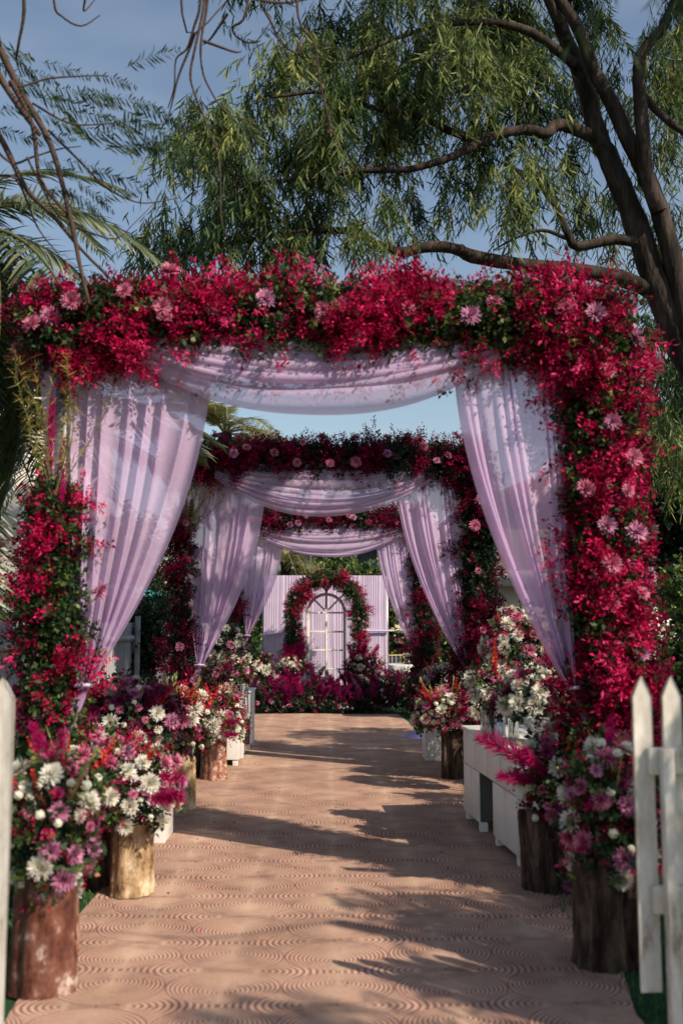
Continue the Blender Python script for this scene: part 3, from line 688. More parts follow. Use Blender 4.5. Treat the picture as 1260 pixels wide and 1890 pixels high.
# left row
log(*G(80, 1832)[:2], .135, .50, M['log_rust'], 'rust brown varnished log planter nearest the camera on the left', seed=1)
log(*G(92, 1765)[:2], .125, .50, M['log_red'], 'reddish log half hidden behind the rust brown one on the left', seed=2)
log(*G(242, 1652)[:2], .120, .40, M['log_gold'], 'golden tan log planter under the big bouquet with a magenta plume', seed=3)
log(*G(180, 1632)[:2], .130, .52, M['log_dark'], 'dark log behind the nearest golden tan log planter', seed=4)
log(*G(335, 1494)[:2], .110, .46, M['log_gold'], 'slim golden tan log planter beyond the first white pedestal', seed=5)
log(*G(395, 1440)[:2], .125, .42, M['log_red'], 'reddish brown log planter in front of the left white desk', seed=6)
log(*G(375, 1435)[:2], .10, .44, M['log_dark'], 'dark log just behind the reddish one by the left desk', seed=7)
pedestal(*G(280, 1550)[:2], .26, .40, .56, 'white pedestal between the two golden tan logs on the left')
bouquet(P(92, 1530, 4.6), (.17, .17, .29), 'tall bouquet on the nearest left log, lilac flower low at its corner', red=24, leaf=90,
        mums=(('white', 6), ('lilac', 7)), daisies=(('pink', 9), ('white', 5), ('purple', 5)), poms=18, glads=2, spikes_=3, fans=1, mind=.085, low=-.9, sz=.9, plumes=((-.06, .1, .22, -.1, 0, 1, .7), (-.01, .1, .20, .15, 0, 1, .65)))
bouquet(P(140, 1450, 5.25), (.19, .16, .14), 'small bouquet behind the nearest left one, pale pink tips', red=26, leaf=60, mums=(('pink', 4), ('white', 3)), daisies=(('pink', 6), ('white', 3)), poms=8, glads=3, spikes_=3, sz=.8)
bouquet(P(225, 1455, 6.1), (.30, .22, .27), 'wide bouquet with a bright magenta plume reaching over the path, left side', red=50, leaf=110,
        mums=(('white', 12), ('pink', 6), ('lilac', 4)), daisies=(('pink', 10), ('white', 8)), poms=16, glads=5, fans=3, low=-.7, sz=.85, spikes_=4,
        plumes=((.10, -.12, -.02, 1, -.3, .10, .95), (.08, -.10, .03, 1, -.2, .25, .9), (.12, -.14, -.02, .9, -.5, -.05, .85)))
bouquet(P(155, 1395, 6.4), (.17, .15, .12), 'pink and white flowers low against the left pillar of the nearest arch', red=20, leaf=50, mums=(('pink', 6), ('white', 3)), poms=5, sz=.9)
bouquet(P(235, 1325, 7.6), (.36, .24, .24), 'shaded bouquet of dark purple and white flowers on the left pedestal', red=50, leaf=150,
        mums=(('white', 9), ('purple', 12), ('lilac', 6), ('pink', 4)), daisies=(('pink', 10), ('white', 6), ('purple', 8)), poms=16, glads=4, dark=True, low=-.6, spikes_=2,
        plumes=((-.12, -.1, .0, -1, -.2, .3, .8), (.12, -.12, .08, .8, -.3, .5, .8)))
bouquet(P(335, 1335, 8.9), (.25, .2, .26), 'bouquet with red gladiolus spikes on the slim golden log', red=60, leaf=90,
        mums=(('white', 10), ('pink', 6)), daisies=(('pink', 8), ('white', 8)), poms=10, glads=10, low=-.6, spikes_=8, fans=1)
bouquet(P(400, 1328, 10.55), (.24, .2, .26), 'bouquet with a small magenta plume on the reddish log by the desk', red=90, leaf=90,
        mums=(('white', 9), ('pink', 5)), daisies=(('pink', 10), ('white', 4)), poms=10, glads=4, low=-.6, fans=2, spikes_=4,
        plumes=((.0, -.18, -.08, .9, -.4, .3, .85), (.02, -.18, -.11, .7, -.4, -.1, .8)))
# right row
log(*G(1108, 1785)[:2], .115, .50, M['log_dark'], 'dark rough log planter nearest the camera on the right', seed=11)
log(*G(1170, 1780)[:2], .10, .52, M['log_dark'], 'dark rough log against the right picket fence', seed=12)
log(*G(1010, 1642)[:2], .140, .46, M['log_dark'], 'flared dark log planter in front of the right white desk', lean=-.03, seed=13)
log(*G(836, 1438)[:2], .125, .50, M['log_dark'], 'dark log planter between the right desk and the right pedestal', seed=14)
log(*G(868, 1436)[:2], .09, .46, M['log_dark'], 'thin dark log squeezed behind the far end of the right desk', seed=15)
pedestal(*G(808, 1402)[:2], .34, .42, .55, 'white pedestal on the right, shadow dapples on its front')
bouquet(P(1125, 1508, 4.9), (.165, .17, .30), 'bouquet on the nearest right log with two big white chrysanthemums', red=36, leaf=120,
        mums=(('white', 8), ('pink', 6), ('lilac', 2)), daisies=(('purple', 8), ('lilac', 5)), poms=14, glads=3, low=-.9, sz=.95, spikes_=2,
        plumes=((.02, .1, .26, .15, .1, 1, .6), (-.12, -.14, -.12, -.9, -.4, .25, .28)))
bouquet(P(1036, 1440, 6.2), (.215, .2, .27), 'bouquet with a large magenta plume leaning left over the right desk', red=40, leaf=120,
        mums=(('white', 6), ('pink', 5), ('purple', 5), ('lilac', 3)), daisies=(('pink', 6), ('purple', 8)), poms=10, glads=6, low=-.8, sz=.95, spikes_=5,
        plumes=((-.12, -.1, .05, -.75, -.25, .55, 1.35), (-.14, -.1, .0, -.9, -.2, .25, .9), (-.09, -.12, .03, -.6, -.4, .4, .9)))
bouquet(P(822, 1318, 10.6), (.27, .22, .20), 'mixed bouquet with magenta and coral spikes on the far right log', red=70, leaf=110,
        mums=(('white', 9), ('pink', 6), ('lilac', 3)), daisies=(('white', 8), ('pink', 8)), poms=14, glads=9, low=-.6, fans=1, spikes_=8,
        plumes=((.06, -.16, .02, .5, -.3, .7, .85), (.08, -.16, -.05, .2, -.5, .4, .8)))
bouquet(P(815, 1262, 12.0), (.27, .2, .16), 'low dome of white and mauve flowers on the right pedestal', red=30, leaf=100, dark=True,
        mums=(('white', 10), ('lilac', 5), ('purple', 3)), poms=12, glads=3, low=-.5, base=(1.2, 11.8, .57), plumes=((-.12, 0, .05, -1, 0, .3, .8),), plume_dark=True)

# ------------------------------------------------------------------ desks
def desk(x, y, flip, label):
    """x,y: corner nearest the camera on the carpet side; flip=+1 body extends to +x"""
    L_, W, H = (1.68 if flip > 0 else 2.0), .52, .76; r_ = empty('desk', (x, y, 0), label, 'desk', 'white wooden desks beside the carpet', rz=R(4.2 if flip > 0 else -1)); f = flip; sx = lambda a, b: (min(a*f, b*f), max(a*f, b*f))
    def b(x0, x1, y0, y1, z0, z1, nm, mat='whitepaint', bv=.004): return bevel(MB().box(*sx(x0, x1), y0, y1, z0, z1).obj(nm, M[mat], r_), bv)
    b(-.015, W+.015, -.015, L_+.015, H-.022, H, 'top')
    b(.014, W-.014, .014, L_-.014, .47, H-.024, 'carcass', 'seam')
    k = 4
    for i in range(k):
        y0 = .018+i*(L_-.036)/k; b(.0, .0125, y0+.010, y0+(L_-.036)/k-.010, .462, H-.026, 'drawer_front')
    for (y0, y1, nz0) in ((0, .68, .085), (L_-.56, L_, .085)):
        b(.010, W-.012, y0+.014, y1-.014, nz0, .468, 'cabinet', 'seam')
        b(-.0, .011, y0+.004, (y0+y1)/2-.008, nz0-.01, .456, 'door'); b(-.0, .011, (y0+y1)/2+.008, y1-.004, nz0-.01, .456, 'door')
    b(.0, W, -.001, .0125, .08, H-.026, 'end_panel'); b(.0, W, L_-.0125, L_+.001, .08, H-.026, 'end_panel')
    for (xa, ya) in ((.01, .01), (.01, L_-.07), (W-.07, .01), (W-.07, L_-.07), (.01, .60), (.01, L_-.55)): b(xa, xa+.06, ya, ya+.06, .0, .079, 'leg')
    return r_
dk = G(955, 1603); desk(dk[0], dk[1], 1, 'white wooden desk with drawers and kneehole on the right side')
dk = G(440, 1416); desk(dk[0]+.0, dk[1], -1, 'white wooden desk with drawers and kneehole on the left side')

def vase(c, kind, r, h, label):
    o = MB()
    if kind == 'square':
        for (a, b_, s_) in ((r, .0, 1), (r-.006, .012, -1)):
            o.box(c[0]-a, c[0]+a, c[1]-a, c[1]+a, c[2]+b_, c[2]+h+(0 if s_ > 0 else .002))
        v, f, r_, t_ = o.arrays(); f = f[[i for i in range(12) if i not in (1, 7)]]; o = MB().add(v, f)
    elif kind == 'cyl': o.lathe([(0.001, 0), (r, 0), (r, h), (r-.005, h), (r-.005, .012), (.001, .012)], c)
    else: o.lathe([(.001, 0), (r*.55, 0), (r*.5, .012), (r*.16, .03), (r*.16, .07), (r*.55, .10), (r*.95, .15), (r, h), (r-.006, h), (r*.88, .155), (r*.45, .11), (.001, .10)], c, n=26)
    return o.obj('glass_vase', M['glass'], None, kind != 'square', label=label, cat='vase', group='glass vases on the desks')
TZ = .762
va = P(909, 1352, 7.75); va[2] = TZ; vase(va, 'square', .085, .26, 'tall square glass vase full of green stems on the right desk')
bouquet(va+np.array((0, 0, .36)), (.15, .14, .09), 'white hydrangea heads and pink blooms in the square glass vase', red=14, leaf=50, mums=(('white', 9), ('pink', 5)), daisies=(('lilac', 8),), poms=10, glads=2, base=va+np.array((0, 0, .02)), mind=.07)
vb = P(947, 1355, 7.5); vb[2] = TZ; vase(vb, 'cyl', .04, .14, 'small round glass vase between the two larger ones')
bouquet(vb+np.array((.0, -.02, .24)), (.10, .1, .09), 'dark wine and mauve bunch in the small round vase', red=34, leaf=40, dark=True, mums=(('lilac', 3), ('purple', 3)), daisies=(('purple', 5),), poms=3, base=vb+np.array((0, 0, .02)), mind=.06)
vc = P(990, 1375, 7.1); vc[2] = TZ; vase(vc, 'bowl', .095, .19, 'footed glass bowl near the front of the right desk')
bouquet(vc+np.array((0, 0, .30)), (.185, .17, .15), 'round dome of white and purple chrysanthemums in the footed bowl', red=8, leaf=70, dark=True, mums=(('white', 11), ('purple', 12), ('lilac', 5)), poms=16, base=vc+np.array((0, 0, .12)), low=-.3, mind=.075)
MB().lathe([(.001, 0), (.025, 0), (.034, .09), (.031, .09), (.023, .006), (.001, .006)], P(1012, 1368, 7.0)*[1, 1, 0]+np.array((0, 0, TZ)), n=18).obj('copper_cup', M['copper'], None, True, label='small copper cup beside the footed glass bowl', cat='cup')
ve = P(436, 1283, 11.65); ve[2] = TZ; vase(ve, 'cyl', .05, .16, 'left of two glass vases on the left desk')
vf = P(451, 1283, 11.7); vf[2] = TZ; vase(vf, 'cyl', .045, .16, 'right of two glass vases on the left desk')
bouquet(ve+np.array((-.06, 0, .29)), (.19, .17, .15), 'round bouquet of white roses and a coral bloom on the left desk', red=40, leaf=80, mums=(('white', 9), ('lilac', 5)), poms=12, daisies=(('pink', 5),), base=ve+np.array((0, 0, .02)))
bouquet(vf+np.array((.09, .05, .33)), (.15, .15, .15), 'white hydrangea and crimson bunch at the right of the left desk', red=50, leaf=50, mums=(('white', 6),), poms=14, base=vf+np.array((0, 0, .02)))
# tall arrangements on stands behind the desks
def stand(x, y, h, label):
    m = MB(); r_ = empty('flower_stand', (x, y, 0), label, 'flower stand', 'metal stands holding tall arrangements')
    for k in range(4):
        a = k*math.pi/2+.78; MB().tube([(math.cos(a)*.13, math.sin(a)*.13, 0), (math.cos(a)*.10, math.sin(a)*.10, h)], .009, 8).obj('leg', M['metal'], r_, True)
    MB().lathe([(.001, 0), (.15, 0), (.15, .02), (.001, .02)], (0, 0, h), 24).obj('tray', M['metal'], r_)
    return r_
stand(1.77, 9.35, .85, 'slim metal stand behind the far end of the right desk')
bouquet(P(952, 1205, 9.35), (.25, .22, .36), 'tall cone of white, crimson and lime flowers behind the right desk', red=70, leaf=110, gold=40,
        mums=(('white', 17), ('pink', 12)), daisies=(('pink', 8),), poms=10, low=-.9, name='tall_arrangement', cat='arrangement', group='tall arrangements behind the desks', base=(1.77, 9.35, .87), glads=3)
stand(-1.42, 13.6, .85, 'slim metal stand behind the left desk')
bouquet(P(412, 1200, 13.6), (.22, .2, .36), 'tall cone of cream and wine flowers behind the left desk', red=50, leaf=110, dark=True, gold=16,
        mums=(('white', 17), ('lilac', 7)), poms=12, low=-.9, name='tall_arrangement', cat='arrangement', group='tall arrangements behind the desks', base=(-1.42, 13.6, .87))
bouquet(P(1030, 1275, 8.6), (.16, .14, .16), 'crimson velvet plumes standing between the right desk and the pillar', red=50, leaf=60, mums=(('pink', 3),), poms=0, base=(1.98, 8.6, .0), name='plume_bunch', cat='plume bunch', group='plume bunches',
        plumes=((-.06, 0, .0, .05, 0, 1, 1.2), (.05, 0, .02, .35, 0, 1, 1.2), (0, 0, .0, .2, -.1, 1, 1.3)))
bouquet(P(392, 1268, 11.2), (.22, .14, .15), 'mauve and crimson flowers filling in behind the left logs', red=60, leaf=80, dark=True, mums=(('lilac', 5), ('white', 3)), poms=4, base=(-1.35, 11.2, .4), plumes=((-.1, 0, .05, -.2, 0, 1, .8), (.1, 0, .05, .3, 0, 1, .8)), plume_dark=True)

# ------------------------------------------------------------------ far end: backdrop, window, round flower arch
BD = 20.6
b0, b1 = P(486, 1152, BD)[0], P(714, 1152, BD)[0]; zt = P(600, 1063, BD)[2]
nu = 620; u = np.linspace(0, 1, nu); ph = np.cumsum(1+.5*np.sin(u*31)+.3*np.sin(u*77)); ph = ph/ph[-1]*2*math.pi*44
V = []
for v in np.linspace(0, 1, 24):
    k_ = abs(v-.44) < .03
    V.append(np.stack([b0+(b1-b0)*u+.008*np.sin(ph+v*2), BD+.006*np.cos(ph+.7*np.sin(v*5))*(1-.5*k_)-.10*np.abs(u-.5)*0, np.full(nu, zt*(1-v)+.01)], -1))
bdr = empty('backdrop', (0, 0, 0), 'pleated lavender fabric backdrop wall behind the round flower arch', 'backdrop')
MB().grid(np.array(V)).obj('pleated_cloth', M['drape'], bdr, True)
MB().box(b0-.02, b1+.02, BD+.05, BD+.09, zt-.03, zt+.012).obj('top_rail', M['metal'], bdr)
MB().tube([(b0+.0, BD-.05, 1.37), (-.6, BD-.06, 1.47)], .022, 8).obj('cross_pole', M['drape'], bdr, True)
MB().tube([(.55, BD-.06, 1.465), (b1+.03, BD-.05, 1.46)], .022, 8).obj('cross_pole', M['drape'], bdr, True)
for x in (b0, b1): MB().box(x-.03, x+.03, BD+.04, BD+.1, 0, zt).obj('post', M['metal'], bdr)
# white window
WD = 19.78
wr = empty('window_frame', (P(602, 1152, WD)[0], WD, 0), 'white arched window frame with four rows of panes inside the flower arch', 'window frame')
W2 = .36; zs = P(600, 1131, WD)[2]; bw = .03
def wb(x0, x1, z0, z1, nm='glazing_bar', y0=-.02, y1=.02): return bevel(MB().box(x0, x1, y0, y1, z0, z1).obj(nm, M['whitepaint'], wr), .004)
wb(-W2-bw, -W2+bw, 0, zs, 'stile'); wb(W2-bw, W2+bw, 0, zs, 'stile'); wb(-.022, .022, .3, zs, 'stile', -.024, .024)
for py in (1131, 1166, 1200, 1235, 1268):
    z = P(600, py, WD)[2]; wb(-W2+bw, -.022, z-.018, z+.018); wb(.022, W2-bw, z-.018, z+.018)
m = MB()
th = np.linspace(0, math.pi, 33)
ring = [np.stack([rr*np.cos(th), np.full(33, yy), zs+.002+rr*np.sin(th)], -1) for rr, yy in ((W2-bw, -.021), (W2+bw, -.021), (W2+bw, .021), (W2-bw, .021), (W2-bw, -.021))]
m.grid(np.stack(ring)); m.obj('arched_head', M['whitepaint'], wr)
for a, ln in ((90, .62), (45, .50), (135, .50), (1.5, .55)):
    q = np.array((math.cos(R(a)), 0, math.sin(R(a)))); s_ = .05 if a > 10 else W2+.02
    MB().tube([q*s_+np.array((0, -.002, zs+.02)), q*ln+np.array((0, -.002, zs+.02))], .022, 6).obj('radial_bar', M['whitepaint'], wr)
# round flower arch
AY = 19.55; cx = P(602, 1152, AY)[0]; ra = .645; zc = P(600, 1128, AY)[2]
rfa = empty('round_flower_arch', (cx, AY, 0), 'round topped flower arch of crimson blossoms before the lavender backdrop', 'flower arch')
Lg = zc; arc = math.pi*ra; tot = 2*Lg+arc
def ra_samples(n):
    s = rng.random(n)*tot; th = np.clip((s-Lg)/ra, 0, math.pi)
    cxx = -ra*np.cos(th); cz = np.where(s < Lg, s, np.where(s > Lg+arc, tot-s, zc+ra*np.sin(th)))
    rad = np.stack([-np.cos(th), np.zeros(n), np.sin(th)], -1); a = rng.random(n)*2*math.pi
    nn = rad*np.cos(a)[:, None]+np.array((0, 1., 0))*np.sin(a)[:, None]
    return np.stack([cxx, np.zeros(n), cz], -1)+nn*.13, nn
garland(rfa, ra_samples, 3400, False, .62, 12, .72)
pts = [(-ra, 0, 0), (-ra, 0, zc*.5)]+[(-ra*math.cos(t_), 0, zc+ra*math.sin(t_)) for t_ in np.linspace(0, math.pi, 20)]+[(ra, 0, zc*.5), (ra, 0, 0)]
MB().tube(pts, .085, 8).obj('foam_core', M['core'], rfa, True)
place_flowers(rfa, ra_samples, DAISY['pink'], 46, .13, 1.15, off=.06, name='daisy')

def mound(cpx, label, x0, x1, seed, nfl=36, npl=22, zmax=.62):
    """floor arrangement between x0 and x1 along the front of the backdrop"""
    root = empty('floor_arrangement', ((x0+x1)/2, 18.6, 0), label, 'floor arrangement', 'floor arrangements at the foot of the backdrop'); o = np.array(root.location)
    def S(n):
        x = rng.uniform(x0, x1, n); q = rng.random(n); y = 18.22+.85*q+rng.normal(0, .04, n); h = (zmax*(.35+.65*q))*(.8+.35*np.sin(x*4+seed))
        z = h*rng.random(n)**.45; nn = unit(np.stack([rng.normal(0, .3, n), -np.ones(n), .3+z*1.2], -1)); return np.stack([x, y, z], -1)-o, nn
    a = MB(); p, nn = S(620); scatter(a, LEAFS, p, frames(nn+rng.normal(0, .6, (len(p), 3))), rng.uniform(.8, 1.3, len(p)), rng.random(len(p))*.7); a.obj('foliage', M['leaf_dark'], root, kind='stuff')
    a = MB(); p, nn = S(330); scatter(a, SPRIG, p, frames(nn+rng.normal(0, .5, (len(p), 3))), rng.uniform(.7, 1.1, len(p)), rng.random(len(p))); a.obj('blossoms', M['crimson_dark'], root, kind='stuff')
    place_flowers(root, S, DAISY['pink'], nfl, .10, 1.25, off=.07, name='daisy'); place_flowers(root, S, DAISY['lilac'], nfl//2, .10, 1.2, off=.07, name='daisy')
    place_flowers(root, S, POM, nfl, .07, 1.3, off=.07, name='pompom')
    for i in range(npl):
        x = rng.uniform(x0, x1); q = rng.random(); y = 18.3+.8*q; z = zmax*(.12+.6*q)*rng.uniform(.5, 1.1)
        dd = unit(np.array((rng.normal(0, .6)+(x-(x0+x1)/2)*.3, -.35, .9))); s_ = random.uniform(1.0, 1.5)
        inst('plume', random.choice(PLUMED if i % 4 else PLUME), root, np.array((x, y, z))-o, rotz_to(dd), (s_*.9, s_*.9, s_))
    return root
mound(0, 'plume and flower mound at the foot of the backdrop, left of the window', -1.32, -.12, 1, 34, 44, .72)
mound(0, 'plume and flower mound at the foot of the backdrop, right of the window', -.02, 1.55, 3, 38, 50, .66)
pedestal(-.66, 19.25, .3, .3, .55, 'white plinth half buried in plumes left of the window')
pedestal(.62, 19.25, .3, .3, .62, 'white plinth half buried in plumes right of the window')
bouquet((-.64, 19.1, .78), (.30, .22, .2), 'cream and crimson bouquet at the foot of the round arch, left', red=50, leaf=90, mums=(('white', 8),), daisies=(('pink', 8), ('white', 8)), poms=20, plumes=tuple((rng.uniform(-.25, .25), -.05, .0, rng.normal(0, .3), -.1, 1, 1.35) for _ in range(6)), base=(-.66, 19.25, .57), group='bouquets at the foot of the round arch')
bouquet((.70, 19.1, .80), (.32, .22, .2), 'dark pink and white bouquet at the foot of the round arch, right', red=50, leaf=90, dark=True, mums=(('white', 6), ('lilac', 5)), daisies=(('pink', 10),), poms=14, plumes=tuple((rng.uniform(-.25, .35), -.05, .0, rng.normal(0.1, .3), -.1, 1, 1.3) for _ in range(6)), base=(.62, 19.25, .64), group='bouquets at the foot of the round arch')

# ------------------------------------------------------------------ dining tables, chairs and parasol far behind
def round_table(x, y, r, h, mat, label):
    n = 90; th = np.linspace(0, 2*math.pi, n); V = []
    for rr, z, a in ((.001, h, 0), (r*.96, h, 0), (r, h-.015, 0), (r*1.02, h-.15, .02), (r*1.05, h*.5, .045), (r*1.10, .01, .07)):
        q = rr+a*np.sin(th*15+.8*np.sin(th*4)); V.append(np.stack([q*np.cos(th), q*np.sin(th), np.full(n, z)], -1))
    root = empty('dining_table', (x, y, 0), label, 'table', 'cloth covered tables beyond the backdrop')
    MB().grid(np.array(V)).obj('tablecloth', mat, root, True); return root
t1 = P(765, 1152, 21.4)
round_table(t1[0], 21.4, .62, .76, M['linen'], 'round table under a white cloth right of the backdrop')
round_table(P(728, 1152, 26)[0], 26, .6, .74, M['lilaccloth'], 'round table under a lilac cloth, farther right of the backdrop')
round_table(P(455, 1152, 25)[0], 25, .7, .74, M['linen'], 'round table under a white cloth left of the backdrop')
bouquet((t1[0]+.05, 21.3, .86), (.32, .2, .08), 'low table centrepiece on the white clothed table', red=16, leaf=70, mums=(('white', 4),), daisies=(('pink', 10),), poms=8, base=(t1[0], 21.4, .765), group='table centrepieces')
bouquet((P(742, 1152, 24)[0], 24, 1.25), (.16, .16, .16), 'high round centrepiece on a thin stem beyond the white table', red=14, leaf=60, mums=(('white', 6), ('pink', 3)), poms=6, base=(P(742, 1152, 24)[0], 24, .0), group='table centrepieces')
def chair(x, y, rz, label, mat='gold'):
    root = empty('chair', (x, y, 0), label, 'chair', 'gold banquet chairs beyond the backdrop', rz)
    MB().box(-.2, .2, -.2, .2, .43, .47).obj('seat', M['linen'], root)
    for sx_ in (-.19, .19):
        MB().tube([(sx_, -.19, 0), (sx_, -.19, .43)], .015, 6).obj('leg', M[mat], root, True); MB().tube([(sx_, .19, 0), (sx_, .20, .45), (sx_, .24, .95)], .015, 6).obj('leg', M[mat], root, True)
    for x_ in (-.1, 0, .1): MB().tube([(x_, .2, .5), (x_, .235, .9)], .009, 6).obj('spindle', M[mat], root, True)
    for z_ in (.5, .9): MB().tube([(-.19, .2+(z_-.5)*.09, z_), (.19, .2+(z_-.5)*.09, z_)], .013, 6).obj('back_rail', M[mat], root, True)
chair(P(737, 1152, 22.6)[0], 22.6, .3, 'gold chair at the white clothed table, left one'); chair(P(762, 1152, 23)[0], 23, -.2, 'gold chair at the white clothed table, right one')
chair(P(477, 1152, 21.8)[0], 21.8, .1, 'gold chair glimpsed left of the backdrop')
pr = empty('parasol', (P(728, 1152, 27)[0], 27, 0), 'cream garden parasol right of the backdrop', 'parasol')
MB().tube([(0, 0, 0), (0, 0, 1.72)], .03, 8).obj('pole', M['metal'], pr)
MB().lathe([(.95, 1.42), (.9, 1.44), (.5, 1.60), (.02, 1.76)], n=8).obj('canopy', M['canvas'], pr)
# lilac cloth heap on the carpet edge
V = []
for v in np.linspace(0, 1, 16):
    th = np.linspace(0, 2*math.pi, 40); rr = .13*v*(1+.25*np.sin(th*3)+.12*np.sin(th*7)); V.append(np.stack([rr*np.cos(th)*1.3, rr*np.sin(th), .07*(1-v**2)*(1+.5*np.sin(th*5+v*7))+.012], -1))
o = MB().grid(np.array(V)).obj('cloth_heap', M['lilaccloth'], None, True, label='crumpled lilac cloth on the carpet by the right pedestal', cat='cloth'); o.location = P(765, 1358, 14.3)*[1, 1, 0]+np.array((0.02, 0, .0))
v, f, t = strip_leaf(.05, .03, .1, 3); o = MB().add(v, f, r=.9).obj('fallen_leaf', M['golden'], None, label='yellow fallen leaf on the carpet near the left fence', cat='leaf'); lp_ = P(100, 1876, 4.0); o.location = (lp_[0], 4.02, .03); o.rotation_euler = (R(85), 0, R(70))
pt = MB(); n = 170; scatter(pt, [build_temp([(*diamond(.02, .012), np.eye(3), np.zeros(3), 1, .5)])], np.stack([rng.uniform(-1.2, 1.2, n), rng.uniform(4, 17, n)**1, np.full(n, .022)], -1), frames(np.stack([rng.normal(size=n), rng.normal(size=n), np.full(n, .1)], -1)), rng.uniform(.5, 1.2, n), rng.random(n))
pt.obj('fallen_petals', M['crimson'], None, kind='stuff', label='scattered crimson petals fallen on the carpet', cat='petals')

# ------------------------------------------------------------------ fences
def picket(root, x, y, z0, z1, w_=.074, t_=.022, rz=0):
    m = MB(); hw = w_/2; tip = .075; prof = [(-hw, z0), (hw, z0), (hw, z1-tip), (hw*.35, z1-tip*.25), (0, z1), (-hw*.35, z1-tip*.25), (-hw, z1-tip)]
    k = len(prof); v = [(a, yy, b) for yy in (-t_/2, t_/2) for a, b in prof]
    f = [(i, (i+1) % k, k+(i+1) % k, k+i) for i in range(k)]
    for o_ in (0, k): f += [(o_, o_+1, o_+2, o_+6), (o_+2, o_+3, o_+5, o_+6), (o_+3, o_+4, o_+5, o_+5)]
    m.add(v, f); o = m.obj('picket', M['picket'], root); o.location = (x, y, 0); o.rotation_euler = (0, 0, rz); bevel(o, .004); return o
fr = empty('picket_fence', (P(1188, 1500, 3.9)[0]-.01, 3.9, 0), 'white picket fence at the right edge, paint worn, slats pointed', 'picket fence', 'white picket fences in the foreground', rz=R(4))
for i in range(7): picket(fr, .012+i*.118, 0, .235, 1.395)
for z0 in (1.03, .52): bevel(MB().box(.02, .80, -.045, -.013, z0, z0+.10).obj('rail', M['picket'], fr), .004)
for i in range(2): bevel(MB().box(.055+.55*i, .10+.55*i, -.09, -.047, 0, 1.13).obj('post', M['picket'], fr), .004)
fr2 = empty('picket_fence', (P(1222, 1500, 4.3)[0], 4.3, 0), 'second white picket panel standing close behind the right one', 'picket fence', 'white picket fences in the foreground', rz=R(-12))
for i in range(6): picket(fr2, .05+i*.12, 0, .2, 1.18)
for z0 in (.92, .45): bevel(MB().box(.0, .72, .013, .043, z0, z0+.08).obj('rail', M['picket'], fr2), .004)
for i in range(2): bevel(MB().box(.10+.5*i, .15+.5*i, .045, .09, 0, 1.05).obj('post', M['picket'], fr2), .004)
fl = empty('picket_fence', (P(4, 1500, 3.75)[0], 3.75, 0), 'white picket fence at the left edge, one pointed slat in view', 'picket fence', 'white picket fences in the foreground', rz=R(3))
for i in range(6): picket(fl, -.012-i*.125, 0, .0, 1.40, w_=.088)
for z0 in (1.03, .52): bevel(MB().box(-.75, -.04, .013, .045, z0, z0+.10).obj('rail', M['picket'], fl), .004)
# grey slatted fence left
gf = empty('slat_fence', (-2.45, 7, 0), 'grey fence of narrow upright slats behind the left logs', 'slat fence')
sm = MB().box(-.011, .011, -.03, .03, .04, 1.62).mesh('slat', M['slat'])
for i in range(150): inst('slat', sm, gf, (rng.normal(0, .003), i*.095, 0))
for z in (.3, 1.4): MB().box(.012, .05, -.05, 14.3, z, z+.06).obj('rail', M['slat'], gf)
for i in range(6): MB().box(.052, .11, i*2.8-.03, i*2.8+.03, 0, 1.7).obj('post', M['slat'], gf)

# ------------------------------------------------------------------ buildings
def building(name, x0, x1, y0, y1, h, wall, label, wins=(), roof='flat', roofmat=None, cat='building'):
    root = empty(name, ((x0+x1)/2, (y0+y1)/2, 0), label, cat); hx, hy = (x1-x0)/2, (y1-y0)/2
    MB().box(-hx, hx, -hy, hy, 0, h).obj('wall', wall, root)
    if roof == 'flat': MB().box(-hx-.25, hx+.25, -hy-.25, hy+.25, h+.003, h+.25).obj('roof', roofmat or wall, root)
    else:
        e = .4; v = [(-hx-e, -hy-e, h+.003), (hx+e, -hy-e, h+.003), (hx+e, hy+e, h+.003), (-hx-e, hy+e, h+.003), (-hx*.5, 0, h+roof), (hx*.5, 0, h+roof)]
        MB().add(v, [(0, 1, 5, 4), (2, 3, 4, 5), (1, 2, 5, 5), (3, 0, 4, 4), (0, 3, 2, 1)]).obj('roof', roofmat, root)
    for (wx, wz, ww, wh) in wins:
        fr_ = MB().box(wx-ww/2-.06, wx+ww/2+.06, -hy-.05, -hy+.02, wz-.06, wz+wh+.06).obj('window', M['whitepaint'], root)
        MB().box(wx-ww/2, wx-.02, -hy-.062, -hy-.051, wz, wz+wh).obj('pane', M['window'], fr_); MB().box(wx+.02, wx+ww/2, -hy-.062, -hy-.051, wz, wz+wh).obj('pane', M['window'], fr_)
    return root
building('house', -13, -4.35, 14.5, 20, 5.6, M['plaster'], 'cream house behind the palm on the left', [(3.2, 1.2, 1, 1.3), (1.4, 1.2, 1, 1.3), (3.2, 3.8, 1, 1.2), (1.4, 3.8, 1, 1.2), (-.6, 3.8, 1, 1.2)], 1.4, M['plaster'])
building('shed', -5.2, -3.55, 19, 22, 2.1, M['plaster'], 'small cream hut with a teal roof left of the middle arch', [(.2, .9, .5, .8)], .3, M['teal'], 'hut')
building('villa', 3.8, 16, 26, 34, 4.6, M['tanwall'], 'tan villa with a terracotta roof behind the right curtain', [(-4.5, 1, 1.2, 1.3), (-2.2, 1, 1.2, 1.3), (0, 1, 1.2, 1.3), (-3.4, 3, 1.2, 1.1), (-.8, 3, 1.2, 1.1)], 1.7, M['rooftile'], 'villa')
wl = building('garden_wall', 2.6, 7.5, 16, 16.3, 2.2, M['plaster'], 'cream garden wall to the right behind the middle arch', [], 'flat', M['plaster'], 'wall')
bb = empty('modern_house', (1.0, 40, 0), 'dark modern house with a glass balcony behind the backdrop', 'house')
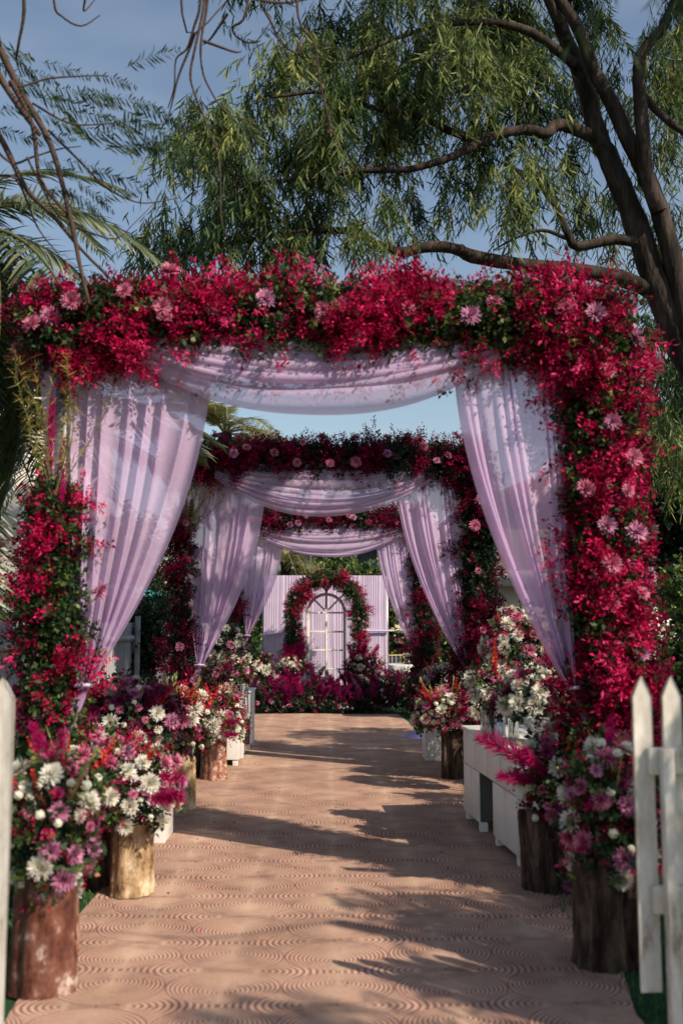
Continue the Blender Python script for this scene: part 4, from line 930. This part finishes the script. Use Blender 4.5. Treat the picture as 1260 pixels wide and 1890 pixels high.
MB().box(-3.4, 5, 0, 8, 0, 4.9).obj('wall', M['darkwall'], bb)
MB().box(-3.4, 5.2, -1.2, 0.0, 3.05, 3.25).obj('balcony_slab', M['plaster'], bb)
for i in range(7): MB().box(-3.3+i*1.2, -3.3+i*1.2+1.14, -1.17, -1.14, 3.26, 3.95).obj('glass_panel', M['window'], bb)
for i in range(4): fz = MB().box(-2.6+i*1.8, -1.6+i*1.8, -.05, -.001, 3.4, 4.6).obj('window', M['whitepaint'], bb); MB().box(-2.5+i*1.8, -1.7+i*1.8, -.07, -.052, 3.5, 4.5).obj('pane', M['window'], fz)
MB().box(-3.7, 5.3, -1.4, 8.2, 4.903, 5.15).obj('roof', M['plaster'], bb)

# ------------------------------------------------------------------ trees
def smooth(pts, k=4):
    p = np.asarray(pts, float); n = len(p); t = np.linspace(0, n-1, (n-1)*k+1); out = []
    for q in t:
        i = min(int(q), n-2); u = q-i; a, b, c, d_ = p[max(i-1, 0)], p[i], p[i+1], p[min(i+2, n-1)]
        out.append(.5*((2*b)+(-a+c)*u+(2*a-5*b+4*c-d_)*u*u+(-a+3*b-3*c+d_)*u**3))
    return np.array(out)
def limb(mb, pts, r0, r1, n=10, wob=.012, cap=True):
    s = smooth(pts, 4); m = len(s); s = s+rng.normal(0, wob*r0*3, s.shape)*np.minimum(1, np.arange(m)/3)[:, None]; rr = np.linspace(r0, r1, m)*(1+rng.normal(0, .035, m))
    mb.tube(s, rr, n, cap=cap); return s
def clump_sprays(cl, per, temps, mb, twigs=None, sprd=.5):
    """cl: (centre, radius) list; hanging sprays through each clump with an uneven outline"""
    for c, r in cl:
        n = max(6, int(per*(r/.5)**2)); d_ = unit(rng.normal(size=(n, 3)))*(rng.random((n, 1))**.45)*r*np.array((1.15, 1.0, .85)); p = np.array(c)+d_
        p[:, 2] += .22
        # lump the sprays round a few twig ends so that gaps stay open
        k = max(3, n//14); ends = p[rng.integers(0, n, k)]; idx = rng.integers(0, k, n); p = p*.32+ends[idx]*.68+rng.normal(0, .06, (n, 3))
        z = np.stack([rng.normal(0, .28, n), rng.normal(0, .28, n), np.ones(n)], -1)
        scatter(mb, temps, p, frames(z), rng.uniform(.7, 1.15, n)*sprd/.5, np.clip(rng.normal(.22+.45*rng.random(), .15, n), 0, 1))
        if twigs is not None:
            for e in ends[:6]: twigs.tube([np.array(c)+rng.normal(0, .05, 3), (np.array(c)+e)/2+rng.normal(0, .06, 3), e], [.010, .007, .003], 4, cap=False)
eu = empty('drooping_leaf_tree', (3.75, 9.2, 0), 'big tree at the right with forked brown trunks and drooping narrow leaves', 'tree'); E0 = np.array(eu.location)
D = 9.0; tk = MB()
def pl(lst, d0=D, d1=None):
    d1 = d0 if d1 is None else d1; n = len(lst); return [P(a, b, d0+(d1-d0)*i/max(1, n-1))-E0 for i, (a, b) in enumerate(lst)]
base = [np.array((0., 0, 0)), np.array((-.02, 0, 1.2))]
trunk_low = [np.array((.0, 0, -.02)), np.array((-.03, -.02, 1.3)), P(1300, 760, D)-E0, P(1262, 640, D)-E0, P(1228, 560, D)-E0, P(1197, 505, D)-E0]
limb(tk, trunk_low, .19, .135, 14)
limb(tk, pl([(1205, 525), (1192, 470), (1160, 380), (1125, 300), (1100, 240), (1075, 150), (1045, 75), (1010, -20), (980, -120)]), .125, .05, 12)
limb(tk, pl([(1275, 640), (1248, 510), (1215, 385), (1187, 315), (1155, 250), (1125, 185), (1095, 130), (1065, 50), (1025, -10), (960, -120)], 8.9, 8.7), .095, .045, 12)
limb(tk, pl([(1215, 390), (1192, 320), (1184, 225), (1178, 150), (1182, 100), (1222, 50), (1260, -40)], 8.8, 8.4), .075, .04, 10)
limb(tk, pl([(1118, 285), (1100, 258), (1065, 240), (1030, 231), (1005, 246), (975, 240), (930, 245), (880, 265), (830, 290), (755, 312), (655, 315), (560, 330), (450, 340)], 9.0, 8.2), .07, .016, 10)
limb(tk, pl([(885, 262), (830, 242), (770, 215), (695, 200), (600, 170), (500, 180)], 8.7, 8.2), .04, .012, 8)
limb(tk, pl([(1195, 460), (1180, 448), (1130, 442), (1065, 455), (1045, 425), (1020, 370), (980, 330), (925, 300)], 9.0, 8.8), .06, .02, 10)
limb(tk, pl([(1045, 440), (1000, 425), (950, 440), (910, 462)], 8.9, 8.8), .02, .008, 6)
limb(tk, pl([(1215, 545), (1160, 518), (1080, 503), (980, 491), (870, 474), (845, 460), (795, 455), (740, 465), (690, 448), (640, 425), (540, 430), (430, 450), (330, 470)], 9.0, 8.6), .085, .015, 10)
limb(tk, pl([(1060, 120), (980, 60), (880, 40), (760, 60), (640, 110)], 8.9, 8.3), .05, .012, 8)
limb(tk, pl([(1030, 40), (960, -80), (800, -160), (650, -200)], 8.8, 8), .05, .012, 8)
limb(tk, pl([(1188, 180), (1240, 230), (1300, 260), (1380, 260)], 8.8, 8.4), .04, .012, 8)
tk.obj('trunk', M['bark'], eu, True)
cl = [(330,270,50),(305,440,45),(262,462,40),(400,230,65),(480,180,60),(420,370,75),(345,480,55),(520,290,85),(560,130,70),(610,50,70),(640,210,80),(560,420,80),(640,455,45),(480,470,70),
      (700,110,80),(720,280,60),(790,50,80),(780,180,90),(840,330,60),(900,140,85),(880,30,80),(960,50,70),(950,210,75),(870,250,75),(940,340,60),(960,410,40),(1050,300,45),(1010,330,40),(1090,380,38),
      (1130,60,50),(1150,230,35),(1230,160,55),(1235,300,45),(1200,90,40),(1240,430,45),(1130,485,28),(1090,420,30),(820,420,30),(720,420,35),(670,330,40),(1000,150,60),(1245,700,60),(1210,760,45),(1200,300,40),(1250,80,50),(1140,360,40),(1060,420,35),(1190,430,30),(1245,500,40),(760,400,40),(700,60,60),(350,230,45),(600,110,60),(1240,880,55),(1225,600,45),(1215,640,40),(1250,800,60),(1235,560,35),
      (1130,160,35),(380,310,50),(450,280,60),(600,330,60),(740,350,30),(690,180,70),(850,90,70),(590,250,60),(470,400,60),(410,460,50)]
C = [(P(a, b, 8.6+rng.uniform(-.7, .9)+(1.5 if a > 1035 else 0))-E0, r_*9/F*1.05) for a, b, r_ in cl]
for i in range(30):       # the part of the crown above and right of the frame
    C.append((P(rng.uniform(480, 1500), rng.uniform(-420, -40), rng.uniform(7.6, 10.6))-E0, rng.uniform(.35, .6)))
for i in range(12): C.append((P(rng.uniform(700, 1400), rng.uniform(-150, 250), rng.uniform(10, 12.5))-E0, rng.uniform(.35, .55)))
lv = MB(); tw = MB(); clump_sprays(C, 100, EUC, lv, tw)
lv.obj('crown', M['euc'], eu, kind='stuff'); tw.obj('twigs', M['twig'], eu, kind='stuff')

# ---- palms
def frond_mesh(L_=2.3, n=58, w_=.42, mat='palm', droop=.55, up=.5):
    """rachis starts at 0, goes along +x and arches over"""
    m = MB(); u = np.linspace(0, 1, 14); P_ = np.stack([L_*u*(1-.12*u), np.zeros(14), up*L_*u-(droop+up)*L_*u*u*.75], -1)
    m.tube(P_, np.linspace(.022, .005, 14), 5, r=.9)
    for i in range(n):
        q = .12+.88*i/n; c = np.array([np.interp(q, u, P_[:, j]) for j in range(3)]); tn = unit(np.array([np.interp(min(1, q+.04), u, P_[:, j]) for j in range(3)])-np.array([np.interp(q-.04, u, P_[:, j]) for j in range(3)]))
        l = w_*math.sin(math.pi*(.12+.80*q))**.6*rng.uniform(.85, 1.1)
        for s_ in (-1, 1):
            dd = unit(tn*.75+np.array((0, s_*1.0, 0))+np.array((0, 0, rng.normal(.12, .15)))); x = unit(np.cross(dd, (0, 0, 1.))); y = np.cross(dd, x)
            v, f, t = strip_leaf(l, .030, rng.uniform(.1, .4)*(1 if y[2] < 0 else -1), 3); m.add(v@np.stack([x, y, dd], -1).T+c, f, r=rng.random())
    return m.mesh('frond', M[mat])
def palm(loc, h, label, nf, meshes, sc_=1.0, lean=(0, 0), elev=(-25, 60), seed=0, azs=None):
    root = empty('palm_tree', loc, label, 'palm tree'); m = MB()
    s = np.array([(lean[0]*u*u, lean[1]*u*u, h*u) for u in np.linspace(0, 1, 26)]); m.tube(s, .16*sc_*(1+.12*(np.arange(26) % 2))*np.linspace(1.15, .9, 26), 12)
    m.obj('trunk', M['bark'], root); rs = random.Random(seed)
    for i in range(nf):
        az = i*2.39996+seed if azs is None else azs[i % len(azs)]+rs.uniform(-.12, .12); el = R(elev[0]+(elev[1]-elev[0])*((i*0.618) % 1))
        rot = Matrix.Rotation(az, 3, 'Z') @ Matrix.Rotation(-el, 3, 'Y') @ Matrix.Rotation(rs.uniform(-.4, .4), 3, 'X')
        inst('frond', rs.choice(meshes), root, (lean[0], lean[1], h-.02), rot, sc_*rs.uniform(.85, 1.1))
    return root
FM = [frond_mesh(), frond_mesh(2.1, 52, .38, 'palm', .7, .35)]
FD = [frond_mesh(2.2, 60, .36, 'palm_dry', .6, .45), frond_mesh(2.0, 54, .34, 'palm_dry', .8, .3)]
pc = P(-110, 440, 7.6)
palm((pc[0], 7.6, 0), pc[2], 'green palm tree at the far left, fronds over the nearest arch', 34, FM, 1.0, elev=(-80, 60), seed=2)
for az_, el_, s_ in ((.05, 14, .8), (-.4, 6, .72), (.45, 26, .75), (-.15, 32, .7), (.2, -6, .7)):
    inst('frond', FM[0], bpy.data.objects['palm_tree'], (0, 0, pc[2]), Matrix.Rotation(az_, 3, 'Z') @ Matrix.Rotation(-R(el_), 3, 'Y') @ Matrix.Rotation(.9*az_+.5, 3, 'X'), s_)
pc = P(-25, 800, 9.0); palm((pc[0], 9.0, 0), pc[2], 'low palm tree behind the left pillar of the nearest arch', 34, FM, .95, elev=(-60, 50), seed=5)
pc = P(415, 800, 22.0); palm((pc[0], 22.0, 0), pc[2], 'olive date palm rising over the middle arch, left of centre', 30, FD, 1.0, elev=(-60, 50), seed=3)
pc = P(528, 1040, 23.5); palm((pc[0], 23.5, 0), pc[2], 'shorter olive date palm just above the backdrop', 30, FD, .85, elev=(-50, 65), seed=8)

# ---- feathery leaved tree whose branches hang in from above (trunk left of the frame)
ft = empty('feathery_leaf_tree', (-3.9, 4.6, 0), 'feathery leaved tree with thin bare branches hanging in at the upper left', 'tree'); T0 = np.array(ft.location)
bk = MB(); fl_ = MB()
limb(bk, [np.array((0, 0, 0)), np.array((-.1, 0, 1.8)), np.array((.05, .05, 3.4)), np.array((.5, .2, 4.6)), P(-40, -160, 5.2)-T0], .16, .07, 12)
def br(lst, d, r0, r1, n=6): return limb(bk, [P(a, b, d+.25*i/len(lst))-T0 for i, (a, b) in enumerate(lst)], r0, r1, n, .004)
br([(-60, -150), (-10, 60), (0, 90), (40, 170), (95, 270), (130, 400), (150, 500), (165, 560)], 5.3, .030, .008)
br([(-40, 60), (5, 150), (45, 210), (75, 250)], 5.2, .022, .012); br([(20, 150), (60, 230), (75, 330), (120, 390), (122, 400)], 5.3, .016, .006)
br([(-30, 200), (10, 270), (50, 350), (100, 400), (150, 460), (210, 520)], 5.4, .020, .007); br([(40, -60), (45, 20), (35, 80), (30, 110)], 5.2, .012, .006)
br([(-30, 250), (20, 300), (60, 290), (110, 275), (150, 270)], 5.4, .009, .003); br([(-30, 140), (30, 160), (90, 145), (160, 140), (200, 140)], 5.3, .008, .003)
br([(90, 240), (150, 300), (190, 340), (230, 365), (270, 375), (330, 365)], 5.5, .008, .003); br([(60, 190), (130, 228), (200, 228), (260, 222)], 5.3, .007, .002)
br([(50, 290), (110, 400), (170, 430), (215, 440), (250, 410), (285, 375)], 5.6, .007, .002); br([(-20, 330), (30, 330), (70, 420), (110, 470)], 5.5, .009, .003)
br([(-60, -150), (60, -230), (150, -170), (240, -210), (330, -140), (420, -200), (480, -150), (560, -190)], 5.5, .022, .01)
for lst in ([(372, -140), (370, 0), (358, 50), (345, 90), (325, 110), (322, 160), (310, 200)], [(382, -120), (383, 0), (372, 70), (372, 120), (385, 160), (420, 210), (470, 222)], [(376, -130), (378, -5), (362, 80), (352, 130), (355, 160), (370, 200), (385, 240), (405, 300), (408, 400), (420, 440)],
            [(360, 60), (350, 90), (330, 140), (318, 190), (310, 220)], [(490, -130), (480, -10), (500, 40), (520, 80), (560, 105), (590, 105)], [(545, -130), (550, 30), (580, 80), (590, 150), (610, 230), (630, 280)],
            [(330, -130), (345, 60), (420, 0)], [(470, -140), (455, 20), (430, 50), (440, 70), (470, 78), (500, 40)], [(100, -150), (100, 0), (115, 30), (150, 48), (185, 28)], [(170, -150), (160, -20), (155, 20), (175, 0)],
            [(480, 0), (530, 5), (600, -10)], [(420, 25), (390, 70), (375, 82)], [(375, 75), (430, 95), (445, 95)]):
    br(lst, 5.6, .010, .0035)
def feather():
    """leaf with a row of narrow pinnae on both sides, along +x, drooping"""
    m = []; n_ = 17
    for i in range(n_):
        u = (i+1)/n_; c = np.array((.30*u, 0, -.07*u*u)); l = .085*math.sin(math.pi*(.18+.72*u))
        for s_ in (-1, 1):
            dd = unit(np.array((.45, s_*.8, -.45+rng.normal(0, .15)))); m.append((*strip_leaf(l*rng.uniform(.8, 1.1), .011, .15, 2), fr1(dd), c, 1, rng.random()))
    v, f, t = strip_leaf(.31, .004, 0, 1); m.append((v, f, t, np.stack([(0, 1., 0), (0, 0, 1.), (1., 0, -.1)], -1), np.zeros(3), 1, .1))
    return build_temp(m)
FE = [feather() for _ in range(4)]
spots = [(110,120,1),(60,130,-1),(200,140,1),(160,165,-1),(130,165,1),(175,175,1),(225,180,1),(120,200,1),(150,205,1),(200,210,1),(60,160,1),(20,130,1),(90,180,1),(125,230,1),(150,240,1),(190,245,1),(215,270,1),(70,250,1),(100,300,1),(150,300,1),(190,320,1),(170,350,1),(140,355,1),(200,360,1),
         (240,240,1),(255,215,1),(270,200,1),(260,110,1),(300,200,1),(250,265,1),(20,200,1),(20,240,1),(40,110,1),(430,55,1),(510,50,1),(530,90,1),(100,350,1),(80,210,1),(10,90,1),(280,270,1),(300,240,1)]
pp = np.array([P(a, b, 5.5+rng.uniform(-.3, .4))-T0 for a, b, s_ in spots])
az = rng.normal(0, .5, len(spots)); dirx = np.stack([np.cos(az), np.sin(az)*.6, rng.normal(-.1, .3, len(spots))], -1); x = unit(dirx); y = unit(np.cross((0, 0.3, 1.), x)); rot = np.stack([x, y, np.cross(x, y)], -1)
scatter(fl_, FE, pp-x*.1, rot, rng.uniform(.8, 1.25, len(spots)), rng.random(len(spots)))
fl_.obj('feathery_leaves', M['feather'], ft, kind='stuff'); bk.obj('branches', M['twig'], ft, True)

# ---- generic leafy trees and bushes
def leafy(name, loc, h, r_, label, nclump, per, mat='leaf_dark', trunk=.12, cat='tree', temps=None, group=None, sz=1.0, zlow=.35, seed=0):
    root = empty(name, loc, label, cat, group); m = MB(); rs = np.random.default_rng(seed)
    ends = []
    for i in range(nclump):
        d_ = unit(rs.normal(size=3)); ends.append(np.array((0, 0, h*(.5+zlow*.5)))+d_*np.array((r_, r_, h*(1-zlow)/2))*rs.uniform(.3, .85))
    limb(m, [np.zeros(3), np.array((.05, 0, h*zlow*.6)), np.array((0, .05, h*.6))], trunk, trunk*.5, 8)
    for e in ends[:14]: m.tube(smooth([np.array((0, 0, h*zlow*.7)), e*[.4, .4, .8], e], 3), np.linspace(trunk*.4, .01, 7), 5, cap=False)
    m.obj('trunk', M['bark'], root, True); lvm = MB()
    for e in ends:
        rr = r_*rs.uniform(.25, .4); n = int(per*rs.uniform(.7, 1.3)); dd = unit(rng.normal(size=(n, 3))); p = e+dd*rr*rng.random((n, 1))**.4
        scatter(lvm, temps or LEAFS, p, frames(dd+np.array((0, 0, .2))+rng.normal(0, .5, (n, 3))), rng.uniform(.8, 1.3, n)*sz, rng.random(n))
    lvm.obj('crown', M[mat], root, kind='stuff'); return root
leafy('bush', (-2.75, 9.6, 0), 2.2, .6, 'dark leafy bush behind the grey slat fence', 22, 60, zlow=.1, cat='bush', trunk=.04, seed=1)
leafy('bush', (-2.5, 13.0, 0), 2.3, .55, 'larger dark bush farther along the grey slat fence', 22, 60, zlow=.1, cat='bush', trunk=.04, seed=2)
leafy('bush', (-3.3, 16.0, 0), 2.6, .9, 'tall dark shrub in front of the teal roofed hut', 24, 70, zlow=.1, cat='bush', trunk=.05, seed=9, sz=1.2)
leafy('bush', (2.75, 7.4, 0), 2.0, .6, 'pale green bush right of the nearest arch pillar', 24, 70, 'leaf', zlow=.05, cat='bush', trunk=.04, seed=3)
leafy('bush', (2.6, 9.6, 0), 1.6, .6, 'green bush behind the right desk and stand', 20, 60, 'leaf', zlow=.05, cat='bush', trunk=.04, seed=4)
leafy('shade_tree', (4.2, 11.5, 0), 5.2, 1.3, 'dark leafy tree at the right edge behind the big tree', 34, 80, 'leaf_dark', zlow=.2, sz=1.5, seed=5)
for i, (x, y, h, r_, lb) in enumerate(((-7.5, 30, 5.5, 2.4, 'round green tree beyond the cream house'), (-3.0, 33, 4.2, 1.8, 'green tree behind the olive palms'), (7.5, 24, 4.5, 1.8, 'dark tree in front of the tan villa'),
                                       (3.0, 24.5, 2.4, 1.0, 'dark tree behind the gold chairs'), (2.2, 30, 2.6, 1.3, 'dense dark tree behind the parasol'), (-.2, 28, 3.7, 1.2, 'grey green shrub tree above the backdrop centre'), (1.3, 27, 3.45, 1.0, 'grey green shrub tree above the backdrop right'),
                                       (-5.2, 24, 3.0, 1.5, 'green tree beside the hut with the teal roof'))):
    leafy('garden_tree', (x, y, 0), h, r_, lb, 30, 60, 'leaf', zlow=.12, sz=2.2, seed=20+i, group='garden trees in the distance')
for i, x in enumerate((-24, -17, -10.5, 9.5, 15, 22)):
    leafy('garden_tree', (x, 48+3*(i % 2), 0), 6.5, 3.6, ('pale', 'dark', 'broad', 'tall', 'bushy', 'far')[i]+' tree on the horizon '+('left of the cream house', 'far behind the cream house', 'behind the hut', 'behind the villa', 'right of the villa', 'at the far right')[i], 26, 50, 'leaf', zlow=.1, sz=5, seed=40+i, group='garden trees in the distance')
# tree to the right of the camera: its leaves reach into the top right corner and it throws the foreground shade
st = empty('overhanging_tree', (6.4, .6, 0), 'leafy tree right of the camera, blurred leaves in the top right corner', 'tree'); S0 = np.array(st.location)
m = MB(); limb(m, [np.zeros(3), np.array((.0, 0, 1.5)), np.array((-.3, .3, 3.0)), np.array((-1.2, .6, 4.2)), np.array((-2.2, 1.2, 4.9))], .2, .06, 12)
limb(m, [np.array((-.3, .3, 3.0)), np.array((-.6, 1.2, 4.2)), np.array((-1.6, 2.8, 5.0)), np.array((-2.6, 3.6, 5.2))], .11, .03, 8); m.obj('trunk', M['bark'], st, True)
SHC = [(4.2, 1.6, 4.0, .5), (4.6, 2.1, 3.5, .5), (4.0, 3.0, 3.6, .5), (4.5, 1.2, 3.4, .45), (5.0, 3.0, 3.3, .5), (3.1, 2.3, 2.9, .35), (2.8, 3.0, 2.3, .28), (3.5, 3.4, 2.7, .4), (3.3, 1.4, 3.1, .3), (2.9, 1.7, 2.6, .22), (3.9, 2.6, 4.1, .55), (4.4, 3.3, 3.6, .6), (4.9, 2.4, 4.2, .7), (5.2, 3.6, 4.5, .7), (5.6, 1.2, 4.6, .8), (4.6, .8, 4.2, .6), (4.4, -.3, 5.2, .7), (6.4, 2.2, 4.4, .8), (6.2, .2, 5.2, .8), (5.0, 4.6, 4.4, .6)]
lm = MB(); clump_sprays([(np.array((a, b, c_))-S0, r_) for a, b, c_, r_ in SHC], 34, EUC, lm, None, .6)
q = P(1235, 20, 2.6); clump_sprays([(q-S0+np.array((.05, 0, .12)), .12)], 260, EUC, lm, None, .35)
lm.obj('crown', M['euc'], st, kind='stuff')
limb_ = MB(); limb(limb_, [np.array((-2.2, 1.2, 4.9)), np.array((-3.0, 1.1, 4.7)), np.array((-3.9, 1.5, 4.3)), np.array((-4.6, 1.75, 3.9)), P(1290, -110, 2.6)-S0, P(1240, 0, 2.6)-S0], .010, .003, 6); limb_.obj('bough', M['bark'], st, True)
